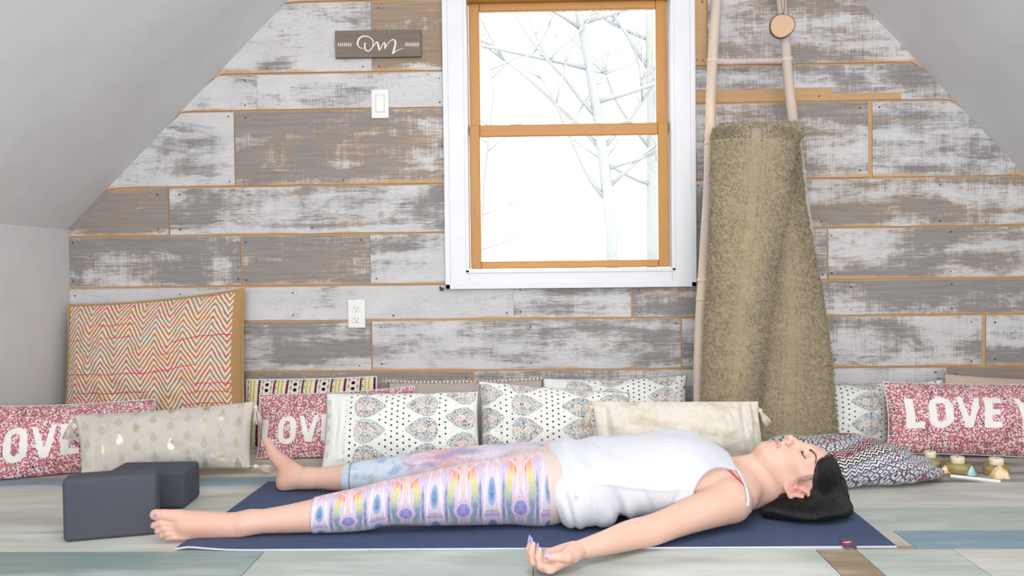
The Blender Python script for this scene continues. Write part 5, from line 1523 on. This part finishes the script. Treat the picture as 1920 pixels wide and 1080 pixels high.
# continue the wrap over the hip smoothly
att = lme.color_attributes.new('wrap', 'FLOAT_COLOR', 'POINT'); carr = np.zeros((len(LV), 4), dtype=np.float32)
carr[:, 0] = LV[:, 0] + 2; carr[:, 1] = np.where(isn, tn, tf) + 2; carr[:, 2] = sstep(LV[:, 1], mid - .004, mid + .004); carr[:, 3] = 1
if len(lme.vertices) == len(LV): att.data.foreach_set('color', carr.ravel())
def legging_mat():
    g = G('kaleidoscope_print_leggings', .7, .25)
    at = g.attc('wrap'); n = g.nt.nodes.new('ShaderNodeSeparateColor'); g.put(n.inputs[0], at); x, t, far = X(g, n.outputs[0]) - 2.0, X(g, n.outputs[1]) - 2.0, X(g, n.outputs[2])
    ox = B(764, 0, 2.33)[0]; L = .150; t = t - .16
    s = g.fr((x - ox) / L + .5) - .5; a = g.abs(s)
    nz = g.noise(g.com(a * 3, t * .8), 5, 4, .6)
    fine = g.ss(g.abs(g.sin(a * 190.0 + t * 4.0)), .2, .95)
    def soft(d, e=.02): return g.ss(d, 0.0, e)
    c = g.mix(nz, lin((186, 172, 206)), lin((218, 202, 216)))
    web = g.ss(g.abs(g.sin(a * 60.0 + g.abs(t) * 9.0 + nz * 5.0)), .80, .97); c = g.mix(web * .5, c, lin((236, 228, 238)))
    # flame petals
    ac = .205 - g.max(t - .05, 0.0) * .16 - g.max(-t - .25, 0.0) * .14
    pet = soft(.075 - g.abs(a - ac), .035) * g.ss(t, -.85, -.7) * g.ss(t, .62, .85, 1.0, 0.0)
    pc = g.ramp((t + 1.0) / 2.0, [(0.05, lin((214, 210, 120))), (.22, lin((120, 170, 180))), (.36, lin((84, 130, 176))), (.50, lin((176, 196, 120))), (.62, lin((226, 218, 120))), (.72, lin((240, 170, 108))), (.82, lin((238, 130, 104))), (.95, lin((244, 214, 206)))])
    c = g.mix(pet * (.62 + fine * .38), c, pc)
    # deep blue on the outer side of each petal
    c = g.mix(soft(.035 - g.abs(a - .295), .025) * g.ss(t, -.75, -.45) * g.ss(t, .05, .3, 1.0, 0.0) * (.5 + fine * .5), c, lin((66, 118, 168)))
    # centre column
    c = g.mix(soft(.075 - a, .03) * g.ss(t, -.1, .1) * g.ss(t, .75, .95, 1.0, 0.0) * .8, c, lin((240, 206, 186)))
    c = g.mix(soft(.030 - g.abs(a - .075), .012) * g.ss(t, .18, .4) * g.ss(t, .6, .75, 1.0, 0.0), c, lin((240, 120, 90)))
    c = g.mix(soft(.016 - g.abs(a - .055 - g.abs(t - .2) * .04), .012) * g.ss(t, -.75, -.7) * g.ss(t, .6, .7, 1.0, 0.0), c, lin((232, 224, 236)))
    # oval rosette
    q = g.hyp(s / .15, (t + .34) / .20)
    c = g.mix(g.ss(q, 1.05, 1.2, 1.0, 0.0), c, lin((222, 176, 190))); c = g.mix(g.ss(q, .92, 1.0, 1.0, 0.0), c, lin((214, 196, 232)))
    strp = g.ss(g.abs(g.sin(s * 120.0)), .25, .6)
    c = g.mix(g.ss(q, .72, .82, 1.0, 0.0) * strp, c, lin((104, 116, 196)))
    # leaf between the rosettes
    b_ = .5 - a
    c = g.mix(soft(.16 - b_ - g.abs(t) * .03, .02) * .75, c, lin((224, 210, 232)))
    lf = g.hyp(b_ / (.068 - t * .05), (t - .02) / .28)
    c = g.mix(g.ss(lf, .9, 1.1, .9, 0.0), c, g.mix(g.ss(lf, .2, .9), lin((52, 118, 170)), lin((126, 168, 204))))
    lf2 = g.hyp(b_ / .08, (t + .80) / .20)
    c = g.mix(g.ss(lf2, .85, 1.1, .9, 0.0), c, lin((82, 136, 184)))
    c = g.mix(soft(.02 - g.abs(b_ - .115 + t * .05), .014) * .8, c, lin((244, 238, 246)))
    c = g.mix(soft(.055 - g.abs(t + .46), .03) * soft(.15 - b_, .02), c, lin((188, 160, 214)))
    c = g.mix(soft(.03 - g.abs(t + .38), .02) * soft(.12 - b_, .02) * .7, c, lin((150, 178, 120)))
    # fans above
    arc = g.abs(g.hyp(b_ / .42, (t - .42) / .40) - 1.0)
    c = g.mix(g.ss(arc, .03, .10, .85, 0.0) * g.ss(t, .42, .6), c, lin((232, 222, 228)))
    c = g.mix(g.ss(t, .55, .95) * .75, c, g.mix(g.ss(x, -.12, .08), lin((240, 214, 208)), lin((236, 226, 208))))
    c = g.mix(g.ss(t, .35, .6) * g.ss(a, .05, .25) * g.ss(g.noise(g.com(s * 4, t), 3, 3), .45, .6) * .5, c, lin((240, 150, 130)))
    near = c; t = t + .16
    # far leg: tie dye bursts, pale blue calf
    fx_ = x; ft = t
    star = lambda cx, ct, k: None
    px1 = B(840, 0, 2.68)[0]; dx = (fx_ - px1) / .10; dt = (ft - .55) / .9
    ang = g.m('ARCTAN2', dt, dx); rad = g.hyp(dx, dt)
    ray_ = g.ss(g.sin(ang * 13.0 + g.noise(g.com(dx, dt), 3, 2) * 4.0), -.3, .8)
    fcol = g.mix(g.ss(rad, .1, 1.4), lin((226, 176, 178)), lin((216, 206, 220)))
    fcol = g.mix(ray_ * g.ss(rad, .2, .5) * .45, fcol, lin((248, 236, 238)))
    fcol = g.mix(g.ss(g.noise(g.com(fx_ * 2.2, ft * .5), 5, 3), .50, .62) * .75, fcol, lin((150, 158, 200)))
    pxb = B(768, 0, 2.72)[0]
    blue = g.mix(g.ss(g.noise(g.com(fx_ * 2.4, ft * .3), 6, 3), .5, .66), lin((212, 228, 238)), lin((160, 192, 214)))
    fcol = g.mix(g.ss(fx_ + ft * .04, pxb - .004, pxb + .012), blue, fcol)
    hem = B(649, 0, 2.755)[0]
    fcol = g.mix(g.lt(g.abs(fx_ - hem - .020), .0022), fcol, lin((120, 150, 160)))
    c = g.mix(far, near, fcol)
    # waistband
    wb = g.ss(x + g.max(t, 0.0) * .02, .030, .036); c = g.mix(wb, c, lin((226, 208, 200)))
    stroke_ = g.noise(g.com((x - ox) * 420.0, t * 3.5), 1.0, 3, .6)
    s3 = g.noise(g.com(g.abs(g.fr((x - ox) / L + .5) - .5) * 34.0 + g.abs(t) * 3.0, t * 2.2), 1.0, 4, .7, 1.2)
    c = g.mix(g.ss(g.abs(s3 - .5), .0, .03, .55, 0.0) * (1.0 - wb), c, lin((238, 230, 240)))
    c = g.mix(g.ss(g.abs(s3 - .40), .0, .02, .45, 0.0) * (1.0 - wb), c, lin((120, 124, 160)))
    c = g.mul(c, g.mix(stroke_, (.66, .66, .70, 1), (.95, .94, .95, 1)))
    g.bump(g.noise(g.com(x, t * .1), 240, 2), .12, .0008)
    return g.done(c)
adopt(person, link('leggings', lme, legging_mat()))
# ------------------------------------------------------------------ tank top
def tank():
    g_ = Grid((-.05, 2.16, -.004), (.66, 2.84, .262), .003)
    add(g_, TORSO + BUST, .0075); add(g_, CLAV, .003)
    # loose cloth: side drape down to the mat by the hips, a soft hump over waist and belly
    add(g_, [cap(B(1075, .10, 2.5), B(1290, .125, 2.5), .092, .090, .04, (wy, .60)), cap(B(1085, .055, 2.345), B(1135, .052, 2.352), .040, .030, .05),
             cap(B(1100, .055, 2.655), B(1150, .052, 2.648), .040, .030, .05), cap(B(1180, .080, 2.375), B(1275, .080, 2.365), .034, .044, .04)], .004)
    x = (g_.lo[0] + g_.h * np.arange(g_.n[0]))[:, None, None]; y = (g_.lo[1] + g_.h * np.arange(g_.n[1]))[None, :, None]; z = (g_.lo[2] + g_.h * np.arange(g_.n[2]))[None, None, :]
    # folds
    yl = np.abs(y - 2.5)
    f1 = np.sin(x * 62 + z * 26 + 1.2 * np.sin(yl * 22)) * .0034 * np.exp(-((x - .10) / .12) ** 2)
    f2 = np.sin(x * 40 - z * 50 + y * 10) * .0030 * np.exp(-((x - .24) / .09) ** 2) * np.clip((.14 - z) / .1, 0, 1)
    f3 = (1 - 2 * np.abs(np.sin(x * 15 + y * 11 + 2 * np.sin(x * 9)))) * .0022 * np.clip((z - .12) / .06, 0, 1)
    # pinched fold at the waist, near side
    px_ = B(1166, 0, 2.36)[0]
    f4 = .014 * np.exp(-((x - px_ + (z - .03) * .35) / .016) ** 2) * np.clip((.13 - z) / .10, 0, 1) * np.clip((yl - .08) / .05, 0, 1)
    f5 = -.007 * np.exp(-((x - px_ - .022 + (z - .03) * .35) / .014) ** 2) * np.clip((.13 - z) / .10, 0, 1) * np.clip((yl - .08) / .05, 0, 1)
    side = np.clip((yl - .07) / .04, 0, 1)
    s1 = -.0020 * np.exp(-((z - .126 - .008 * np.sin(x * 14)) / .0042) ** 2) * np.clip((x - .12) / .03, 0, 1) * side
    s2 = sum(am * np.exp(-((x - x0 - (z - .06) * kx) / wd) ** 2) * np.clip((.128 - z) / .03, 0, 1) * side for x0, kx, am, wd in ((.085, -.30, .0045, .007), (.104, -.25, -.0035, .010), (.150, -.10, .0040, .008), (.345, .5, .0030, .008), (.300, -.4, .0025, .010)))
    g_.F = g_.F + (f1 + f2 + f3 + f4 + f5 + s1 + s2).astype(np.float32)
    hemx = .030 + np.clip(.20 - z, 0, .2) * .17 + .0015 * np.sin(yl * 60) + .004 * np.sin(z * 42 + 1)
    g_.F = smax(g_.F, (hemx - x + 0 * y + 0 * z).astype(np.float32), .003)
    # armholes and neck scoop
    for s_ in (-1, 1):
        c_ = B(1368, .090, 2.36); q = np.sqrt(((x - c_[0]) / .106) ** 2 + ((y - (2.5 + s_ * .20)) / .126) ** 2 + ((z - c_[2]) / .090) ** 2)
        g_.F = smax(g_.F, ((1 - q) * .09).astype(np.float32), .003)
    cn = B(1420, .17, 2.5); q = np.sqrt(((x - cn[0]) / .088) ** 2 + ((y - 2.5) / .082) ** 2 + ((z - cn[2]) / .10) ** 2)
    g_.F = smax(g_.F, ((1 - q) * .085).astype(np.float32), .003)
    g_.F = smax(g_.F, (x - (B(1372, 0, 2.45)[0]) - np.clip(.14 - z, 0, .2) * .40 + 0 * y).astype(np.float32), .003)
    g_.F = smax(g_.F, (.0050 - z + 0 * x + 0 * y).astype(np.float32), .004)
    V, Q = nets(g_); V = relax(V, Q, 2, .45); return keep_large(V, Q)
TV, TQ = tank(); tme = np_mesh('tank_top', TV, TQ)
M_TANK = G('white_jersey', .85, .15); M_TANK.col(lin((207, 208, 215))); M_TANK.b.inputs['Sheen Weight'].default_value = .1
M_TANK.bump(M_TANK.noise(M_TANK.obj(), 10, 3) * 6.0 + M_TANK.noise(M_TANK.obj(), 900, 1) * .3, .25, .004); M_TANK = M_TANK.mat
adopt(person, link('tank_top', tme, M_TANK))
TBVH = BVHTree.FromPolygons([tuple(v) for v in TV.tolist()], TQ.tolist())
def ribbon(name, pts, nrm, w, th, mat, label=None):
    V = []; Fc = []
    n = len(pts)
    for i in range(n):
        t = (pts[min(i + 1, n - 1)] - pts[max(i - 1, 0)]).normalized(); nn = (nrm[i] - t * nrm[i].dot(t)).normalized(); s_ = t.cross(nn)
        ww = w if not isinstance(w, (list, tuple)) else w[0] + (w[1] - w[0]) * i / (n - 1)
        for a, b in ((-1, -.6), (-.8, .6), (0, 1), (.8, .6), (1, -.6), (0, -1)): V.append(pts[i] + s_ * (a * ww / 2) + nn * (b * th / 2))
    for i in range(n - 1):
        for k in range(6): Fc.append((i * 6 + k, i * 6 + (k + 1) % 6, (i + 1) * 6 + (k + 1) % 6, (i + 1) * 6 + k))
    Fc.append(tuple(range(6))); Fc.append(tuple((n - 1) * 6 + k for k in range(6))[::-1])
    bm = bmesh.new(); me = mesh(name, V, Fc); bm.from_mesh(me); bmesh.ops.recalc_face_normals(bm, faces=bm.faces); bm.to_mesh(me); bm.free(); smooth(me)
    o = adopt(person, link(name, me, mat)); 
    if label: tag(o, label)
    return o
def catmull(pts, m=6):
    out = []; n = len(pts)
    for i in range(n - 1):
        p0, p1, p2, p3 = pts[max(i - 1, 0)], pts[i], pts[i + 1], pts[min(i + 2, n - 1)]
        for k in range(m):
            t = k / m; out.append(.5 * ((2 * p1) + (p2 - p0) * t + (2 * p0 - 5 * p1 + 4 * p2 - p3) * t * t + (3 * p1 - p0 - 3 * p2 + p3) * t ** 3))
    out.append(pts[-1]); return out
def on_body(pix, off):
    pts = []; nr = []
    for px, py in pix:
        h_, n_ = hit(px, py)
        if h_ is None: continue
        pts.append(h_ + n_ * off); nr.append(n_)
    cp = catmull(pts, 5); out = []; on = []
    for q in cp:
        r = BVH.find_nearest(q); out.append(r[0] + r[1] * off); on.append(r[1])
    on2 = [sum((on[max(0, min(len(on) - 1, i + k))] for k in (-2, -1, 0, 1, 2)), Vector()) .normalized() for i in range(len(on))]
    return out, on2
M_RED = plain('coral_red_strap', (206, 66, 78), .6)
sp = [(1352, 860), (1366, 867), (1378, 878), (1388, 892), (1395, 908), (1400, 924), (1402, 938), (1400, 950)]
pts, nr = on_body(sp, .0030); ribbon('shoulder_strap', pts, nr, .012, .0030, M_TANK)
ribbon('shoulder_strap', [Vector((p.x, 5 - p.y, p.z)) for p in pts], [Vector((q.x, -q.y, q.z)) for q in nr], .012, .003, M_TANK)
sp = [(1322, 868), (1338, 866), (1352, 872), (1366, 882), (1378, 893), (1390, 905), (1400, 917)]
pts, nr = on_body(sp, .0018); ribbon('bra_strap', pts, nr, .0085, .0022, M_RED, 'coral red bra strap')
# small round mark on the tank
r_ = TBVH.ray_cast(CAM, ray(1080, 933))
if r_[0] is not None:
    n_ = r_[1]; s1 = n_.orthogonal().normalized(); s2_ = n_.cross(s1)
    pts = [r_[0] + n_ * .0006 + s1 * (.0042 * math.cos(a * math.pi / 10)) + s2_ * (.0042 * math.sin(a * math.pi / 10)) for a in range(21)]
    o = adopt(person, tube('emblem', pts, .0008, plain('silver_print', (176, 178, 188), .4), None, 6)); tag(o, 'small round grey mark near the hem')
# ------------------------------------------------------------------ nails, brow, lashes
M_NAIL2 = plain('lilac_nail_varnish', (186, 160, 226), .25, .6)
M_NAIL3 = plain('violet_toe_varnish', (150, 142, 186), .25, .6)
def frame(n_, t_):
    n_ = Vector(n_).normalized(); t_ = Vector(t_); t_ = (t_ - n_ * t_.dot(n_)).normalized(); s_ = n_.cross(t_)
    return Matrix((t_, s_, n_)).transposed()
def nail(name, c, n_, t_, L, W_, mat, th=.0012):
    return adopt(person, link(name, mesh(name, *ell_data(c, L / 2, W_ / 2, th, 16, 10, frame(n_, t_))), mat))
for i, (pts, dr, nn) in enumerate(TIPS):
    r = pts[-1][1]; c = Vector(pts[-1][0]) - Vector(nn) * (r * .85) + Vector(dr) * (r * 1.0)
    nail('fingernail', c, -Vector(nn), dr, .019, r * 1.5, M_NAIL2, .0014)
tdir = Vector(THT[-1][0] - THT[-2][0]).normalized()
c = Vector(THT[-1][0]); nv_ = (Vector(up_) * .8 + Vector((0, -.5, 0))).normalized(); nail('fingernail', c + nv_ * .0075 + tdir * .004, nv_, tdir, .019, .012, M_NAIL2, .0016)
for i, (px, py, L, W_) in enumerate(((291, 966, .011, .010), (283.5, 984, .006, .0065), (290, 995, .006, .006), (298, 1003, .005, .0052), (310, 1009, .0045, .005))):
    h_, n_ = hit(px, py)
    if h_ is not None: nail('toenail', h_ - n_ * .0002, n_, Vector((-1, 0, 0)), L, W_, M_NAIL3, .0011)
M_BROW = plain('dark_brown_hair_fibre', (58, 42, 38), .6)
def lashes(name, pix, n, L, rad, dirf, off=.0006):
    pts, nr = on_body(pix, off); parts = []
    r_ = random.Random(3)
    for i in range(n):
        t = i / (n - 1) * (len(pts) - 1); k = min(int(t), len(pts) - 2); p = pts[k].lerp(pts[k + 1], t - k); nn = nr[k]
        tg = (pts[k + 1] - pts[k]).normalized(); d = dirf(tg, nn, i / (n - 1)).normalized()
        p = p + nn.cross(tg) * r_.uniform(-.0012, .0012)
        e = p + d * L * r_.uniform(.7, 1.1); parts.append(tube_data([p - nn * .0005, p.lerp(e, .5) + nn * .0004, e], [rad, rad * .8, rad * .3], 4))
    parts.append(tube_data(pts, rad * .9, 5)) if name == 'eyelashes' else None
    return adopt(person, link(name, mesh(name, *join_data(parts)), M_BROW))
BROWP = [(.002, .085, -.011), (.009, .084, -.022), (.0125, .078, -.034), (.0095, .068, -.046)]
LIDP = [(-.0165, .074, -.0165), (-.0205, .078, -.026), (-.0205, .076, -.036), (-.016, .068, -.0445)]
def proj(pl, s_):
    out = []; nr = []
    for q in catmull([Vector(H(p[0], p[1], p[2] * s_)) for p in pl], 6):
        r = BVH.find_nearest(q); out.append(r[0]); nr.append(r[1])
    return out, nr
for s_ in (1, -1):
    r_ = random.Random(5)
    pts, nr = proj(BROWP, s_); parts = []
    for i in range(110):
        t = i / 109 * (len(pts) - 1); k = min(int(t), len(pts) - 2); p = pts[k].lerp(pts[k + 1], t - k); nn = nr[k]; tg = (pts[k + 1] - pts[k]).normalized()
        wd = .0017 * (1 - .6 * i / 109); p = p + nn.cross(tg) * r_.uniform(-wd, wd) + nn * .0004
        e = p + (tg + nn.cross(tg) * r_.uniform(-.3, .3)).normalized() * .007 + nn * .0006
        parts.append(tube_data([p, p.lerp(e, .5) + nn * .0004, e], [.00024, .00026, .00014], 4))
    adopt(person, link('eyebrow', mesh('eyebrow', *join_data(parts)), M_BROW))
    pts, nr = proj(LIDP, s_); parts = [tube_data([p + n * .0003 for p, n in zip(pts, nr)], .0008, 6)]
    toward = Vector(tuple(-ea))
    for i in range(34):
        t = i / 33 * (len(pts) - 1); k = min(int(t), len(pts) - 2); p = pts[k].lerp(pts[k + 1], t - k); nn = nr[k]; tg = (pts[k + 1] - pts[k]).normalized()
        d = (toward * .7 + nn * .45 + Vector(tuple(ec)) * (s_ * -.5 * i / 33)).normalized()
        e = p + d * r_.uniform(.006, .009); parts.append(tube_data([p, p.lerp(e, .5) - nn * .0006, e], [.0005, .0005, .0002], 4))
    adopt(person, link('eyelashes', mesh('eyelashes', *join_data(parts)), M_BROW))
# ------------------------------------------------------------------ hair
def hair():
    g_ = Grid((.50, 2.28, -.004), (.98, 2.72, .25), .0032)
    add(g_, [hE(.012, -.012, 0, .103, .101, .084, .02)])
    xs = [(g_.lo[i] + g_.h * np.arange(g_.n[i])) for i in range(3)]
    x = xs[0][:, None, None] - HO[0]; y = xs[1][None, :, None] - HO[1]; z = xs[2][None, None, :] - HO[2]
    a = x * ea[0] + z * ea[2] + 0 * y; b = x * eb[0] + z * eb[2] + 0 * y; c = y + 0 * x + 0 * z
    h1, _ = hit(1552, 864); h2, _ = hit(1511, 889)
    l1 = (np.array(h1) - HO) @ HR; l2 = (np.array(h2) - HO) @ HR
    dl = l1[:2] - l2[:2]; nl = np.array([dl[1], -dl[0]]); nl /= np.linalg.norm(nl)
    line = -((a - l2[0]) * nl[0] + (b - l2[1]) * nl[1]) + .02 * np.clip(.04 - np.abs(c), 0, .04)          # hairline
    g_.F = smax(g_.F, line.astype(np.float32), .008)
    earz = np.maximum(np.maximum(a - .012, -.050 - b), -(np.abs(c) - .03))
    g_.F = smax(g_.F, (-earz).astype(np.float32), .006)
    add(g_, [cap(H(.035, -.05, -.02), B(1515, .045, 2.46), .066, .045, .04, ((0, 0, 1), 1.1)),
             ell(B(1515, .028, 2.45), (.110, .085, .028), .03), cap(B(1490, .026, 2.43), B(1440, .020, 2.44), .024, .014, .03),
             cap(H(.062, -.03, -.01), B(1564, .040, 2.46), .050, .028, .035), cap(B(1560, .045, 2.46), B(1579, .024, 2.455), .030, .018, .03),
             ell(B(1510, .03, 2.55), (.11, .08, .03), .04)])
    g_.F = smax(g_.F, (.0052 - (xs[2][None, None, :]) + 0 * x + 0 * y).astype(np.float32), .004)
    earz2 = np.sqrt(((a + .024) / .044) ** 2 + ((b + .020) / .036) ** 2 + ((np.abs(c) - .085) / .035) ** 2) - 1
    g_.F = smax(g_.F, (-earz2 * .03).astype(np.float32), .006)
    return g_
hg = hair(); HV, HQ = nets(hg); HV = relax(HV, HQ, 1, .4); HV, HQ = keep_large(HV, HQ)
g = G('black_hair', .38, .5); g.col(lin((22, 19, 19))); hm = g.noise(g.obj(), 40, 2); g.put(g.b.inputs['Roughness'], g.ss(hm, 0.0, 1.0, .30, .5)); M_HAIR = g.mat
hme = np_mesh('hair', HV, HQ)
def fval(Pn):
    q = (Pn - hg.lo) / hg.h; q = np.clip(q, 0, hg.n - 1.001); i = np.floor(q).astype(int); f = q - i; Fh = hg.F; out = 0
    for dx in (0, 1):
        for dy in (0, 1):
            for dz in (0, 1):
                w_ = (f[:, 0] if dx else 1 - f[:, 0]) * (f[:, 1] if dy else 1 - f[:, 1]) * (f[:, 2] if dz else 1 - f[:, 2])
                out = out + w_ * Fh[i[:, 0] + dx, i[:, 1] + dy, i[:, 2] + dz]
    return out
def fgrad(Pn):
    e = .004; v = np.stack([fval(Pn + np.eye(3)[i] * e) - fval(Pn - np.eye(3)[i] * e) for i in range(3)], 1)
    return v / np.maximum(np.linalg.norm(v, axis=1, keepdims=True), 1e-9)
parts = []; r_ = random.Random(11); nr_ = np.random.RandomState(4)
NS = 4600; ST = 36
locH = (HV - HO) @ HR
cand = np.nonzero((HV[:, 2] > .035) & (HV[:, 1] < 2.60))[0]
Pn = HV[nr_.choice(cand, NS)].astype(float); off = nr_.uniform(.0000, .0016, NS); sway = nr_.uniform(-.14, .14, NS)
trace = np.zeros((ST, NS, 3)); alive = np.ones(NS, bool); length = np.zeros(NS, int)
for st in range(ST):
    gr = fgrad(Pn); Pn = Pn - gr * (fval(Pn) - off)[:, None]; trace[st] = Pn; length[alive] = st + 1
    la = (Pn - HO) @ HR
    fl = np.zeros((NS, 3)); front = Pn[:, 0] > HO[0] - .01
    fl[:, 0] = .23 + .25 * np.clip((Pn[:, 0] - HO[0]) / .05, -1, 1) + sway; fl[:, 1] = np.where(Pn[:, 1] < 2.5, -.30, .30); fl[:, 2] = -1
    low = Pn[:, 2] < .034
    fl[low, 0] = .55 * np.clip((Pn[low, 0] - HO[0] - .01) / .05, -1, 1); fl[low, 1] = -.3; fl[low, 2] = -.15
    t_ = fl - gr * np.sum(fl * gr, 1, keepdims=True); nn = np.linalg.norm(t_, axis=1)
    alive &= (nn > .05) & (Pn[:, 2] > .0075)
    Pn = Pn + np.where(alive[:, None], t_ / np.maximum(nn, 1e-6)[:, None] * .0058, 0)
Vs = []; Fs = []
for i in range(NS):
    m = int(length[i])
    if m < 6: continue
    rad0 = r_.uniform(.00035, .0007)
    parts.append(tube_data([Vector(trace[k, i]) for k in range(m)], [rad0 * min(1, .4 + k / 4) * (1 - .7 * k / m) for k in range(m)], 3, False))
# loose strands arcing off the crown, wisps in front of the ear
for i in range(26):
    s0 = H(.085 + r_.uniform(-.012, .012), .01 + r_.uniform(-.02, .03), -.03 + r_.uniform(-.02, .02)); s0 = Vector(s0)
    e = Vector(B(1584 + r_.uniform(-8, 9), .008, 2.44 + r_.uniform(-.02, .02))); m1 = Vector(B(1578 + r_.uniform(-3, 10), .10 + r_.uniform(-.01, .015), 2.46)); m2 = Vector(B(1590 + r_.uniform(-6, 4), .05 + r_.uniform(-.01, .01), 2.45))
    cp = catmull([s0, m1, m2, e], 6); parts.append(tube_data(cp, [.0011 * (1 - .5 * k / len(cp)) for k in range(len(cp))], 4))
wisps = []
for i in range(26):
    a0 = r_.uniform(.0, .03); s0 = Vector(H(.018 + a0, .022 + a0 * .8, -.068)); e = Vector(H(-.034 + r_.uniform(-.012, .02), .002 + r_.uniform(-.012, .012), -.072)); q = Vector(H(-.022 + a0 * .6, .030 + r_.uniform(-.008, .006), -.068))
    cp = []
    for k in catmull([s0, q, e], 7):
        rr = BVH.find_nearest(k); cp.append(rr[0] + rr[1] * r_.uniform(.0008, .0020))
    wisps.append(tube_data(cp, [.00018 * (1 - .6 * k / len(cp)) for k in range(len(cp))], 4))
sv, sf = join_data(parts)
adopt(person, link('hair', hme, M_HAIR))
adopt(person, link('hair_strands', mesh('hair_strands', sv, sf), M_HAIR))
sv, sf = join_data(wisps); adopt(person, link('hair_wisps', mesh('hair_wisps', sv, sf), plain('brown_wisps', (140, 92, 80), .5)))
